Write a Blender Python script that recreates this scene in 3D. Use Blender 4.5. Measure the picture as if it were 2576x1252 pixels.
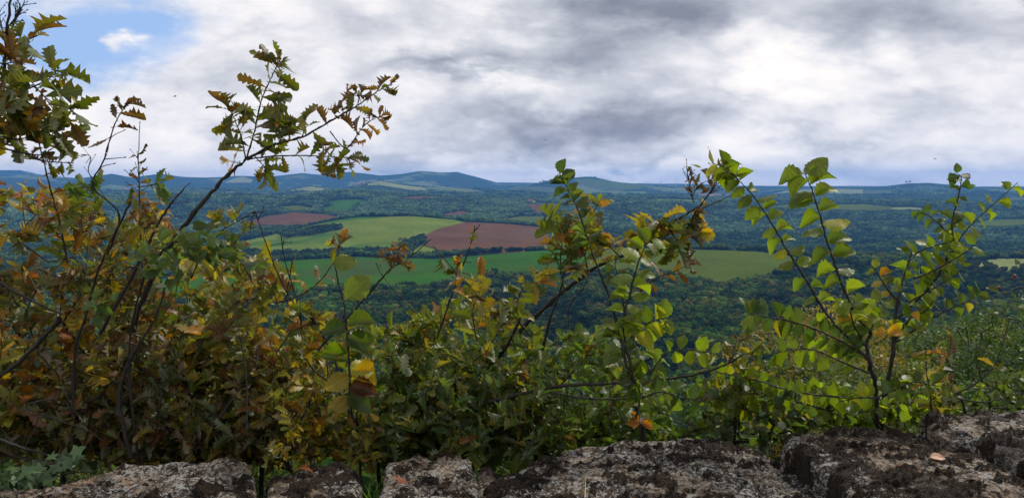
import bpy, math, random
import numpy as np
from mathutils import Vector
R = math.radians
HAZE = 4.8e-5
rng = np.random.default_rng(7)
random.seed(7)
S = bpy.context.scene
for o in list(bpy.data.objects): bpy.data.objects.remove(o)

# ------------------------------------------------------------------ camera
F = 1983.0; CU, CV = 1288.0, 626.0; PITCH = math.atan(171/1983.0)
cp, sp = math.cos(PITCH), math.sin(PITCH)
cam = bpy.data.objects.new('camera', bpy.data.cameras.new('camera'))
S.collection.objects.link(cam); S.camera = cam
cam.data.sensor_width = 36; cam.data.lens = 36*F/2576
cam.data.clip_start = 0.05; cam.data.clip_end = 120000
cam.location = (0, 0, 0); cam.rotation_euler = (math.pi/2-PITCH, 0, 0)

# ------------------------------------------------------------------ light
SUN_AZ, SUN_EL = R(48), R(44)            # azimuth to the right of the view, elevation
S.view_settings.view_transform = 'Standard'; S.view_settings.look = 'None'
S.view_settings.gamma = 1.0; S.view_settings.exposure = 0.0
sd = bpy.data.lights.new('sun', 'SUN'); sd.energy = 3.6; sd.angle = R(2); sd.color = (1, .95, .86)
so = bpy.data.objects.new('sun', sd); S.collection.objects.link(so)
sv = Vector((math.sin(SUN_AZ)*math.cos(SUN_EL), math.cos(SUN_AZ)*math.cos(SUN_EL), math.sin(SUN_EL)))
so.rotation_euler = sv.to_track_quat('Z', 'Y').to_euler(); so.location = (20, 10, 30)

# node helper -------------------------------------------------------
class NT:
    def __init__(s, t): s.t = t; s.t.nodes.clear()
    def n(s, typ, **kw):
        nd = s.t.nodes.new(typ); ins = kw.pop('ins', {})
        for k, v in kw.items(): setattr(nd, k, v)
        for k, v in ins.items(): s.set(nd.inputs[k], v)
        return nd
    def set(s, sock, v):
        if isinstance(v, bpy.types.NodeSocket): s.t.links.new(v, sock)
        elif isinstance(v, bpy.types.Node): s.t.links.new(v.outputs[0], sock)
        else: sock.default_value = v
    def m(s, op, a, b=0.0, c=0.0, clamp=False):
        nd = s.t.nodes.new('ShaderNodeMath'); nd.operation = op; nd.use_clamp = clamp
        s.set(nd.inputs[0], a); s.set(nd.inputs[1], b); s.set(nd.inputs[2], c)
        return nd.outputs[0]
    def mixc(s, f, a, b, bt='MIX'):
        nd = s.t.nodes.new('ShaderNodeMix'); nd.data_type = 'RGBA'; nd.blend_type = bt
        s.set(nd.inputs[0], f); s.set(nd.inputs[6], a); s.set(nd.inputs[7], b)
        return nd.outputs[2]
    def noise(s, vec, scale, detail=4, rough=.55, dist=0.0):
        nd = s.n('ShaderNodeTexNoise', ins={'Scale': scale, 'Detail': detail, 'Roughness': rough, 'Distortion': dist})
        if vec is not None: s.set(nd.inputs['Vector'], vec)
        return nd.outputs['Fac']
    def ramp(s, f, stops):
        nd = s.t.nodes.new('ShaderNodeValToRGB'); e = nd.color_ramp.elements
        while len(e) < len(stops): e.new(.5)
        for el, (p, c) in zip(e, stops): el.position = p; el.color = (*c, 1) if len(c) == 3 else c
        s.set(nd.inputs[0], f); return nd.outputs[0]
    def sstep(s, x, a, b):
        nd = s.t.nodes.new('ShaderNodeMapRange'); nd.interpolation_type = 'SMOOTHSTEP'
        s.set(nd.inputs[0], x); s.set(nd.inputs[1], a); s.set(nd.inputs[2], b)
        return nd.outputs[0]

def pix_dir(u, v):
    x = (u-CU)/F; k = -(v-CV)/F
    return np.array([x, cp+k*sp, -sp+k*cp])
def P(u, v, y):
    d = pix_dir(u, v); return d*(y/d[1])

# ------------------------------------------------------------------ world: Nishita sky behind broken cloud
W = bpy.data.worlds.new('World'); S.world = W; W.use_nodes = True
w = NT(W.node_tree)
tc = w.n('ShaderNodeTexCoord').outputs['Generated']
sky = w.n('ShaderNodeTexSky', sky_type='NISHITA', sun_disc=False, sun_elevation=SUN_EL, sun_rotation=SUN_AZ, altitude=500, air_density=1.2, dust_density=1.0, ozone_density=1.5)
sep = w.n('ShaderNodeSeparateXYZ', ins={0: tc})
X, Y, Z = sep.outputs
az = w.m('ARCTAN2', X, Y); el = w.m('ARCSINE', Z)
# cloud deck coordinates: the direction laid on a flat deck above
den = w.m('ADD', w.m('MAXIMUM', Z, 0.0), 0.75)
deck = w.n('ShaderNodeCombineXYZ', ins={0: w.m('DIVIDE', X, den), 1: w.m('MULTIPLY', w.m('DIVIDE', Y, den), 1.25), 2: w.m('MULTIPLY', Z, 1.7)}).outputs[0]
n1 = w.noise(deck, 3.6, 9, .56, .3)
n2 = w.noise(deck, 10.5, 9, .6, .35)
n3 = w.noise(w.n('ShaderNodeVectorMath', operation='ADD', ins={0: deck, 1: (7.3, 3.1, 0)}).outputs[0], 5.0, 7, .6, .0)
n4 = w.noise(w.n('ShaderNodeVectorMath', operation='ADD', ins={0: deck, 1: (1.3, 9.1, 0)}).outputs[0], 5.5, 7, .6, .0)
azw = w.m('ADD', az, w.m('MULTIPLY', w.m('SUBTRACT', n3, .5), .26))
elw = w.m('ADD', el, w.m('MULTIPLY', w.m('SUBTRACT', n4, .5), .13))
def blob(u, v, su, sv_, wt):
    d = pix_dir(u, v); a0 = math.atan2(d[0], d[1]); e0 = math.asin(d[2]/np.linalg.norm(d))
    a = w.m('DIVIDE', w.m('SUBTRACT', azw, a0), su/F*.9); b = w.m('DIVIDE', w.m('SUBTRACT', elw, e0), sv_/F*.95)
    q = w.m('ADD', w.m('MULTIPLY', a, a), w.m('MULTIPLY', b, b))
    return w.m('MULTIPLY', w.m('EXPONENT', w.m('MULTIPLY', q, -1.0)), wt)
DARK = [(1600,20,290,75,.74),(1120,158,200,28,.42),(1480,150,190,60,.28),(1450,310,380,50,.52),(1800,270,260,45,.2),
        (640,250,110,50,.24),(2380,40,330,70,.40),(2350,230,120,60,.10),(1080,415,190,22,.22),(2150,330,200,18,.16),(1650,400,240,14,.12),(900,200,90,60,.12),
        (560,60,60,60,.14),(980,60,160,50,.1),(520,330,160,20,.1),(1250,370,160,20,.2),
        (1960,160,90,90,-.24),(2120,215,190,50,-.16),(2380,330,180,45,-.22),(780,120,90,60,-.1),(1290,200,110,30,-.25),(2290,90,60,50,-.15),
        (200,330,260,90,-.1),(1250,60,120,40,-.12),(1500,428,330,14,-.2),(2050,385,260,20,-.12),(330,110,60,60,-.2)]
dark = 0.0
for b in DARK: dark = w.m('ADD', dark, blob(*b))
# broken small-scale relief of the deck
rel = w.m('ADD', w.m('MULTIPLY', w.m('SUBTRACT', n1, .5), .9), w.m('MULTIPLY', w.m('SUBTRACT', n2, .5), .5))
n5 = w.noise(w.n('ShaderNodeVectorMath', operation='ADD', ins={0: deck, 1: (4.3, 2.1, 1.7)}).outputs[0], 6.2, 5, .5, .1)
n6 = w.noise(w.n('ShaderNodeVectorMath', operation='ADD', ins={0: deck, 1: (8.3, 5.1, 2.7)}).outputs[0], 15., 4, .5, .1)
puff = w.m('ADD', w.m('ABSOLUTE', w.m('SUBTRACT', n5, .5)), w.m('MULTIPLY', w.m('ABSOLUTE', w.m('SUBTRACT', n6, .5)), .55))
rel = w.m('SUBTRACT', rel, w.m('MULTIPLY', w.m('SUBTRACT', puff, .12), .85))
shade = w.m('ADD', w.m('ADD', dark, rel), .24)
ccol = w.ramp(shade, [(0, (1.14, 1.08, 1.03)), (.22, (.93, .91, .93)), (.45, (.64, .66, .72)), (.75, (.38, .40, .47)), (1, (.25, .27, .33))])
ccol = w.n('ShaderNodeVectorMath', operation='SCALE', ins={0: ccol, 'Scale': 10.0}).outputs[0]
gap = blob(200, 70, 215, 105, 1.7)
for b in [(100,130,130,60,.7),(345,150,80,50,.55),(330,20,70,50,.5),(470,100,50,45,.25),(300,105,60,42,-1.5),(50,0,120,30,-.25),(700,390,260,30,.18),(150,400,200,25,.16),(360,250,90,60,.16),(60,240,70,60,.12)]: gap = w.m('ADD', gap, blob(*b))
gapm = w.sstep(w.m('ADD', gap, w.m('MULTIPLY', w.m('SUBTRACT', n2, .5), .7)), .10, 1.25)
skyb = w.n('ShaderNodeVectorMath', operation='MULTIPLY', ins={0: sky.outputs[0], 1: (1.0, 1.0, 1.0)}).outputs[0]
skyc = w.mixc(.85, skyb, (3.7, 5.7, 9.6, 1))
full = w.mixc(gapm, ccol, skyc)
# below the horizon the world is dull ground colour (never seen: the terrain covers it)
hz = w.sstep(Z, -.03, -.005)
full = w.mixc(hz, (.6, .7, .6, 1), full)
bg = w.n('ShaderNodeBackground', ins={'Color': full, 'Strength': .1})
w.n('ShaderNodeOutputWorld', ins={'Surface': bg.outputs[0]})

# ------------------------------------------------------------------ helpers
def tag(o, label=None, cat=None, group=None, kind=None):
    if label: o['label'] = label
    if cat: o['category'] = cat
    if group: o['group'] = group
    if kind: o['kind'] = kind
    return o
def link(o, parent=None):
    S.collection.objects.link(o)
    if parent: o.parent = parent
    return o
def empty(name, loc=(0, 0, 0)):
    o = bpy.data.objects.new(name, None); o.location = loc; o.empty_display_size = .1
    return link(o)
def mesh_np(name, V, Fc, mat, smooth=True, cols=None, uv=None, parent=None, dolink=True, extra=None):
    """V (n,3); Fc (m,4) or (m,3) ints; cols (n,3|4) per vertex; uv (n,2) per vertex. V in world space."""
    V = np.asarray(V, np.float32); Fc = np.asarray(Fc, np.int32); k = Fc.shape[1]
    if parent is not None: V = V - np.array(parent.location, np.float32)
    me = bpy.data.meshes.new(name)
    me.vertices.add(len(V)); me.vertices.foreach_set('co', V.ravel())
    me.loops.add(Fc.size); me.loops.foreach_set('vertex_index', Fc.ravel())
    me.polygons.add(len(Fc)); me.polygons.foreach_set('loop_start', np.arange(0, Fc.size, k, dtype=np.int32))
    me.polygons.foreach_set('use_smooth', np.full(len(Fc), smooth))
    me.update(calc_edges=True)
    if cols is not None:
        c = np.ones((len(V), 4), np.float32); c[:, :cols.shape[1]] = cols
        a = me.attributes.new('Col', 'FLOAT_COLOR', 'POINT'); a.data.foreach_set('color', c.ravel())
    if uv is not None:
        l = me.uv_layers.new(name='UVMap'); l.data.foreach_set('uv', np.asarray(uv, np.float32)[Fc.ravel()].ravel())
    me.materials.append(mat)
    o = bpy.data.objects.new(name, me)
    if dolink: link(o, parent)
    return o

def hsh(ix, iy, seed):
    h = (ix.astype(np.int64)*374761393 + iy.astype(np.int64)*668265263 + seed*974711) & 0xffffffff
    h = ((h ^ (h >> 13))*1274126177) & 0xffffffff
    return ((h ^ (h >> 16)) & 0xffffff)/float(0xffffff)
def vn(x, y, seed=0):
    x = np.asarray(x, float); y = np.asarray(y, float)
    ix = np.floor(x); iy = np.floor(y); fx = x-ix; fy = y-iy
    fx = fx*fx*(3-2*fx); fy = fy*fy*(3-2*fy)
    a = hsh(ix, iy, seed); b = hsh(ix+1, iy, seed); c = hsh(ix, iy+1, seed); d = hsh(ix+1, iy+1, seed)
    return (a*(1-fx)+b*fx)*(1-fy)+(c*(1-fx)+d*fx)*fy - .5
def fbm(x, y, seed=0, o=4, g=.5):
    s = 0; a = 1
    for i in range(o): s = s+a*vn(x*2**i+i*17.3, y*2**i-i*9.1, seed+i); a *= g
    return s
def inpoly(x, y, poly):
    x = np.asarray(x); y = np.asarray(y); c = np.zeros(x.shape, bool); n = len(poly); j = n-1
    for i in range(n):
        xi, yi = poly[i]; xj, yj = poly[j]
        if yi != yj:
            t = ((yi > y) != (yj > y)) & (x < (xj-xi)*(y-yi)/(yj-yi)+xi); c ^= t
        j = i
    return c
def polydist(x, y, poly):
    d = np.full(np.shape(x), 1e9); n = len(poly)
    for i in range(n):
        ax, ay = poly[i]; bx, by = poly[(i+1) % n]; ex, ey = bx-ax, by-ay; L = ex*ex+ey*ey+1e-12
        t = np.clip(((x-ax)*ex+(y-ay)*ey)/L, 0, 1)
        d = np.minimum(d, np.hypot(x-ax-t*ex, y-ay-t*ey))
    return d

# ------------------------------------------------------------------ materials
def mat(name):
    m = bpy.data.materials.new(name); m.use_nodes = True; t = NT(m.node_tree); return m, t
def out(t, sh): t.n('ShaderNodeOutputMaterial', ins={'Surface': sh})

def ground_mat(name, c1, c2, scale, rough=.95, stripes=None, c3=None):
    m, t = mat(name); pos = t.n('ShaderNodeNewGeometry').outputs['Position']
    a = t.noise(pos, scale, 6, .6); b = t.noise(pos, scale*9, 4, .6)
    f = t.m('ADD', t.m('MULTIPLY', a, .65), t.m('MULTIPLY', b, .35))
    c = t.ramp(f, [(.36, c1), (.62, c2)])
    if c3: c = t.mixc(t.sstep(t.noise(pos, scale*.45, 3), .5, .66), c, (*c3, 1))
    if stripes:
        mp = t.n('ShaderNodeMapping', ins={'Vector': pos, 'Rotation': (0, 0, stripes[0])}).outputs[0]
        wv = t.n('ShaderNodeTexWave', ins={'Vector': mp, 'Scale': stripes[1], 'Distortion': 6.0, 'Detail': 2.0}).outputs['Fac']
        c = t.mixc(t.m('MULTIPLY', wv, stripes[2]), c, t.mixc(1.0, c, (.55, .55, .55, 1), 'MULTIPLY'))
    gr = t.m('ADD', .55, t.m('MULTIPLY', t.m('ADD', t.noise(pos, .05, 3, .7), t.noise(pos, .011, 3, .6)), .45)); c = t.n('ShaderNodeVectorMath', operation='SCALE', ins={0: c, 'Scale': t.m('MULTIPLY', gr, .86)}).outputs[0]
    bs = t.n('ShaderNodeBsdfPrincipled', ins={'Base Color': c, 'Roughness': rough})
    bs.inputs['Specular IOR Level'].default_value = .0
    out(t, bs.outputs[0]); return m
M = {}
M['floor'] = ground_mat('forest_floor', (.018, .034, .012), (.035, .058, .020), .004, c3=(.05, .075, .028))
M['far'] = M['floor']
M['green_dark'] = ground_mat('crop_green', (.026, .092, .001), (.046, .122, .002), .005, stripes=(.5, .03, .5), c3=(.050, .085, .008))
M['green_light'] = ground_mat('meadow_light', (.100, .150, .010), (.155, .195, .022), .006, stripes=(1.0, .02, .45), c3=(.045, .115, .008))
M['green_olive'] = ground_mat('pasture_olive', (.056, .088, .004), (.085, .108, .010), .005, stripes=(.2, .02, .12), c3=(.088, .092, .012))
M['green_pale'] = ground_mat('pasture_pale', (.15, .18, .06), (.21, .22, .09), .004)
M['plough'] = ground_mat('ploughed_earth', (.098, .048, .018), (.140, .068, .028), .006, stripes=(.9, .03, .4), c3=(.120, .070, .034))
M['plough_pale'] = ground_mat('ploughed_pale', (.19, .11, .07), (.24, .15, .10), .006)
M['tan'] = ground_mat('dry_earth', (.34, .24, .15), (.42, .31, .20), .05)

# leaf: diffuse + translucent, with midrib, side veins, blotches and a paler underside
def leaf_mat(name, trans=.45, pale=(.24, .28, .20), blot=.5, veins=True, gloss=.5):
    m, t = mat(name)
    col = t.n('ShaderNodeAttribute', attribute_name='Col').outputs['Color']
    geo = t.n('ShaderNodeNewGeometry'); pos = geo.outputs['Position']
    f = t.noise(pos, 38.0, 5, .65)
    c = t.mixc(t.m('MULTIPLY', t.sstep(f, .52, .68), blot), col, (.15, .065, .018, 1))
    c = t.mixc(t.m('MULTIPLY', t.sstep(t.noise(pos, 14.0, 3), .4, .7), .45), c, t.mixc(1.0, c, (1.35, 1.05, .6, 1), 'MULTIPLY'))
    if veins:
        uv = t.n('ShaderNodeSeparateXYZ', ins={0: t.n('ShaderNodeUVMap').outputs[0]})
        ax = t.m('ABSOLUTE', t.m('SUBTRACT', uv.outputs[0], .5))
        rib = t.m('SUBTRACT', 1.0, t.sstep(ax, .006, .022))
        ph = t.m('MULTIPLY', t.m('SUBTRACT', uv.outputs[1], t.m('MULTIPLY', ax, .9)), 44.0)
        sv2 = t.sstep(t.m('SINE', ph), .80, 1.0)
        vv = t.m('MAXIMUM', rib, t.m('MULTIPLY', sv2, .55))
        c = t.mixc(t.m('MULTIPLY', vv, .5), c, t.mixc(1.0, c, (1.9, 1.7, 1.6, 1), 'MULTIPLY'))
    under = t.mixc(.42, c, (*pale, 1))
    c2 = t.mixc(geo.outputs['Backfacing'], c, under)
    bs = t.n('ShaderNodeBsdfPrincipled', ins={'Base Color': c2, 'Roughness': .46})
    bs.inputs['Specular IOR Level'].default_value = gloss
    if veins:
        bp = t.n('ShaderNodeBump', ins={'Height': t.m('ADD', vv, t.m('MULTIPLY', f, .8)), 'Strength': .35, 'Distance': .002}); t.set(bs.inputs['Normal'], bp.outputs[0])
    tr = t.n('ShaderNodeBsdfTranslucent', ins={'Color': t.mixc(1.0, c, (1.75, 1.85, .55, 1), 'MULTIPLY')})
    mx = t.n('ShaderNodeMixShader', ins={0: trans, 1: bs.outputs[0], 2: tr.outputs[0]})
    out(t, mx.outputs[0]); return m
M['oakleaf'] = leaf_mat('oak_leaf', .38)
M['elmleaf'] = leaf_mat('elm_leaf', .52, blot=.35, pale=(.30, .36, .28))
M['ivyleaf'] = leaf_mat('ivy_leaf', .2, blot=0, pale=(.1, .2, .08))
M['farleaf'] = leaf_mat('tree_leaf', .35, blot=.0, veins=False, gloss=.2)

def bark(name, c1, c2, sc=60.):
    m, t = mat(name); pos = t.n('ShaderNodeNewGeometry').outputs['Position']
    f = t.noise(pos, sc, 5, .65)
    bs = t.n('ShaderNodeBsdfPrincipled', ins={'Base Color': t.ramp(f, [(.35, c1), (.65, c2)]), 'Roughness': .8})
    t.set(bs.inputs['Normal'], t.n('ShaderNodeBump', ins={'Height': f, 'Strength': .6, 'Distance': .003}).outputs[0])
    out(t, bs.outputs[0]); return m
M['bark'] = bark('dark_bark', (.010, .008, .007), (.034, .026, .021))
M['barkgrey'] = bark('grey_bark', (.06, .05, .04), (.16, .14, .11))
M['barktree'] = bark('tree_bark', (.02, .016, .012), (.05, .04, .03), 6.)
def crown_mat(name, cols):
    m, t = mat(name)
    rnd = t.n('ShaderNodeObjectInfo').outputs['Random']
    col = t.n('ShaderNodeAttribute', attribute_name='Col').outputs['Color']
    c = t.ramp(rnd, [(i/(len(cols)-1), k) for i, k in enumerate(cols)])
    pos = t.n('ShaderNodeNewGeometry').outputs['Position']; st = t.m('ADD', t.m('MULTIPLY', t.sstep(t.noise(pos, .0045, 3, .6), .38, .62), .85), t.m('MULTIPLY', t.sstep(t.noise(pos, .018, 2, .6), .4, .62), .45))
    c = t.n('ShaderNodeVectorMath', operation='SCALE', ins={0: c, 'Scale': t.m('ADD', st, .45)}).outputs[0]
    c = t.mixc(1.0, c, col, 'MULTIPLY')
    d = t.n('ShaderNodeBsdfDiffuse', ins={'Color': c}); tr = t.n('ShaderNodeBsdfTranslucent', ins={'Color': c})
    out(t, t.n('ShaderNodeMixShader', ins={0: .2, 1: d.outputs[0], 2: tr.outputs[0]}).outputs[0]); return m
M['crown'] = crown_mat('wood_crowns', [(.014, .040, .005), (.034, .066, .008), (.018, .044, .008), (.060, .088, .010), (.020, .048, .006), (.072, .080, .010), (.036, .068, .008), (.085, .070, .014)])
M['crown_dark'] = crown_mat('hedge_crowns', [(.014, .034, .008), (.032, .064, .012), (.022, .048, .012), (.060, .094, .016), (.026, .054, .010), (.078, .100, .020)])

# ------------------------------------------------------------------ terrain
YN = [-5, 2.5, 2.85, 3.6, 10, 30, 60, 150, 300, 450, 590, 700]
ZN = [-1.25, -1.25, -2.3, -2.9, -6.6, -15, -28, -66, -122, -170, -196, -200]
def znear(y): return np.interp(y, YN, ZN)
def z_of_v(v, y):
    k = (CV-v)/F; return y*(k*cp-sp)/(cp+k*sp)
def C(pts): return ([p[0] for p in pts], [p[1] for p in pts])
def K(c): return C([(0, c), (2576, c)])
# each row: distance curve, then 'v' curve (crests seen in the picture) or 'z' curve
ROWS = [
 (K(700), 'z', K(-200)),
 (K(1050), 'z', C([(0,-200),(1300,-203),(1700,-197),(2100,-190),(2576,-188)])),
 (K(1390), 'z', C([(0,-202),(900,-200),(1500,-200),(2000,-200),(2576,-196)])),
 (K(1900), 'v', C([(0,712),(450,694),(600,672),(760,656),(900,648),(1000,652),(1100,654),(1250,641),(1400,631),(1500,622),(1640,627),(1900,634),(2010,646),(2200,655),(2400,650),(2576,652)])),
 (K(2130), 'z', C([(0,-206),(1000,-200),(1200,-193),(1400,-190),(1600,-196),(2000,-203),(2576,-210)])),
 (K(3000), 'v', C([(0,640),(400,618),(600,606),(700,590),(775,570),(850,554),(900,547),(1040,544),(1170,557),(1400,572),(1550,597),(1700,612),(2000,622),(2300,628),(2576,630)])),
 (K(3250), 'z', C([(0,-218),(600,-215),(850,-172),(1100,-170),(1500,-205),(2000,-222),(2576,-222)])),
 (K(3800), 'v', C([(0,585),(300,580),(560,570),(610,560),(680,543),(740,537),(850,541),(950,540),(1300,545),(1390,545),(1500,552),(1700,560),(2000,570),(2576,580)])),
 (K(5200), 'v', C([(0,497),(300,494),(600,490),(700,496),(850,486),(950,486),(1100,490),(1300,503),(1400,503),(1600,500),(1750,502),(1950,514),(2100,514),(2400,520),(2576,528)])),
 (K(5700), 'z', C([(0,-128),(700,-128),(1200,-124),(1700,-126),(2100,-160),(2576,-170)])),
 (K(8000), 'v', C([(0,484),(300,482),(600,476),(700,484),(780,468),(860,478),(956,454),(1050,468),(1250,482),(1400,486),(1500,487),(1700,488),(1900,493),(2090,489),(2241,488),(2400,488),(2576,494)])),
 (C([(0,9800),(1250,9800),(1330,8800),(2576,8800)]), 'z', C([(0,-150),(1150,-150),(1400,-150),(1700,-165),(1950,-170),(2576,-175)])),
 (C([(0,12600),(1255,12600),(1320,10200),(2576,10500)]), 'v', C([(-60,446),(60,442),(110,442),(200,449),(280,437),(330,446),(400,437),(470,446),(520,447),(600,442),(680,444),(760,435),(820,441),(880,432),(960,441),(1010,438),(1060,430),(1110,434),(1150,433),(1200,446),(1270,464),(1320,463),(1380,452),(1440,446),(1490,447),(1560,458),(1640,466),(1720,466),(1800,470),(1850,476),(1900,475),(1960,468),(2100,469),(2200,471),(2290,458),(2340,458),(2430,466),(2576,471)])),
 (C([(0,13800),(1255,13800),(1320,12000),(2576,12000)]), 'z', K(-80)),
 (K(15200), 'v', C([(-200,432),(0,428),(50,428),(95,438),(200,452),(1700,462),(1790,463),(1850,468),(2576,475)])),
 (K(17000), 'z', K(-100)),
]
NEAR_R = [.3, 1.2, 2.3, 2.9, 3.6, 6, 10, 18, 30, 60, 100, 150, 220, 300, 380, 450, 520, 590]
azs = np.radians(np.concatenate([np.arange(-180, -44, 4.), np.linspace(-43, 43, 1500), np.arange(45, 181, 4.)]))
rs = np.concatenate([np.geomspace(.3, 600, 260)[:-1], np.geomspace(600, 13500, 720)[:-1], np.geomspace(13500, 17000, 60)])
def curve(c, u): return np.interp(u, c[0], c[1])
def pchip(xk, yk, x):
    h = np.diff(xk); d = np.diff(yk)/h; m = np.zeros_like(yk)
    s = (d[:-1]*d[1:] > 0); w1 = 2*h[1:]+h[:-1]; w2 = h[1:]+2*h[:-1]
    with np.errstate(divide='ignore', invalid='ignore'):
        mm = (w1+w2)/(w1/d[:-1]+w2/d[1:])
    m[1:-1] = np.where(s, mm, 0)
    i = np.clip(np.searchsorted(xk, x)-1, 0, len(h)-1); t = (x-xk[i])/h[i]
    return ((1+2*t)*(1-t)**2*yk[i]+t*(1-t)**2*h[i]*m[i]+t*t*(3-2*t)*yk[i+1]+t*t*(t-1)*h[i]*m[i+1])
Hg = np.zeros((len(azs), len(rs))); lr = np.log(rs)
for i, a in enumerate(azs):
    ca = max(math.cos(a), .45); aa = max(-.9, min(.9, a))
    xk = []; yk = []
    for r in NEAR_R: xk.append(math.log(r)); yk.append(float(znear(r*math.cos(a))))
    for rc, typ, vc in ROWS:
        u = CU+F*math.tan(aa)
        for _ in range(3):
            vv = curve(vc, u) if typ == 'v' else 500
            rr = curve(rc, u)
            zz = z_of_v(vv, rr*math.cos(aa)) if typ == 'v' else curve(vc, u)
            u = CU+F*math.sin(aa)*rr/(math.cos(aa)*rr*cp-zz*sp)
        xk.append(math.log(rr)); yk.append(zz)
    Hg[i] = pchip(np.array(xk), np.array(yk), lr)
AZ, RR = np.meshgrid(azs, rs, indexing='ij'); TX = RR*np.sin(AZ); TY = RR*np.cos(AZ)
def ss(x, a, b): t = np.clip((x-a)/(b-a), 0, 1); return t*t*(3-2*t)
amp = 3.0*ss(RR, 500, 900)
Hg += amp*fbm(TX/190, TY/190, 3, 3) + 9*ss(RR, 700, 900)*(1-ss(RR, 1150, 1500))*fbm(TX/150+5, TY/150, 5, 2)
Hg += 34*ss(RR, 3900, 5000)*fbm(TX/520, TY/620, 11, 3)*(1-.75*ss(RR, 9000, 12000))
Hg += 70*ss(RR, 8500, 9500)*(-np.abs(fbm(TX/1500+3, TY/2600, 21, 3)))*(1-ss(RR, 11800, 12500))*1.2
Hg += .25*ss(RR, 3, 6)*fbm(TX/1.5, TY/1.5, 31, 3)
def hgt(x, y):
    x = np.asarray(x, float); y = np.asarray(y, float)
    r = np.clip(np.hypot(x, y), .31, 16900); a = np.arctan2(x, y)
    ia = np.clip(np.interp(a, azs, np.arange(len(azs))), 0, len(azs)-1.001); ir = np.clip(np.interp(np.log(r), lr, np.arange(len(rs))), 0, len(rs)-1.001)
    i0 = ia.astype(int); j0 = ir.astype(int); fa = ia-i0; fr = ir-j0
    return (Hg[i0, j0]*(1-fa)+Hg[i0+1, j0]*fa)*(1-fr)+(Hg[i0, j0+1]*(1-fa)+Hg[i0+1, j0+1]*fa)*fr
FW = TY*cp-Hg*sp
with np.errstate(divide='ignore', invalid='ignore'):
    TU = np.where(FW > 0, CU+F*TX/FW, -9e3); TV = np.where(FW > 0, CV-F*(TY*sp+Hg*cp)/FW, 9e3)
na, nr = Hg.shape
idx = np.arange(na*nr).reshape(na, nr)
quads = np.stack([idx[:-1, :-1], idx[1:, :-1], idx[1:, 1:], idx[:-1, 1:]], -1)     # (na-1, nr-1, 4)
TVt = np.stack([TX.ravel(), TY.ravel(), Hg.ravel()], -1)
def terrain_mat():
    m, t = mat('valley_ground'); pos = t.n('ShaderNodeNewGeometry').outputs['Position']
    a = t.noise(pos, .0009, 5, .6); f = t.noise(pos, .012, 6, .7); v = t.n('ShaderNodeTexVoronoi', ins={'Vector': pos, 'Scale': .05}).outputs['Distance']
    woodc = t.ramp(t.m('ADD', t.m('MULTIPLY', f, .7), t.m('MULTIPLY', v, .3)), [(.30, (.012, .024, .008)), (.55, (.028, .048, .014)), (.75, (.045, .070, .020))])
    sx = t.n('ShaderNodeSeparateXYZ', ins={0: pos})
    farm = t.sstep(sx.outputs[1], 5600., 6600.); past = t.m('MULTIPLY', t.sstep(a, .53, .57), farm)
    pc = t.ramp(t.noise(pos, .0022, 3, .5), [(.40, (.06, .10, .03)), (.52, (.14, .16, .06)), (.60, (.08, .11, .035)), (.68, (.18, .12, .07))])
    c = t.mixc(past, woodc, pc); bs = t.n('ShaderNodeBsdfPrincipled', ins={'Base Color': c, 'Roughness': .95}); bs.inputs['Specular IOR Level'].default_value = .0
    t.set(bs.inputs['Normal'], t.n('ShaderNodeBump', ins={'Height': t.m('ADD', f, v), 'Strength': 1.0, 'Distance': 14.}).outputs[0]); out(t, bs.outputs[0]); return m
M['floor'] = terrain_mat()
terr = mesh_np('ground', TVt, quads.reshape(-1, 4)[:, ::-1], M['floor'])
tag(terr, 'wooded valley floor, slopes and far hills', kind='structure')

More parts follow.
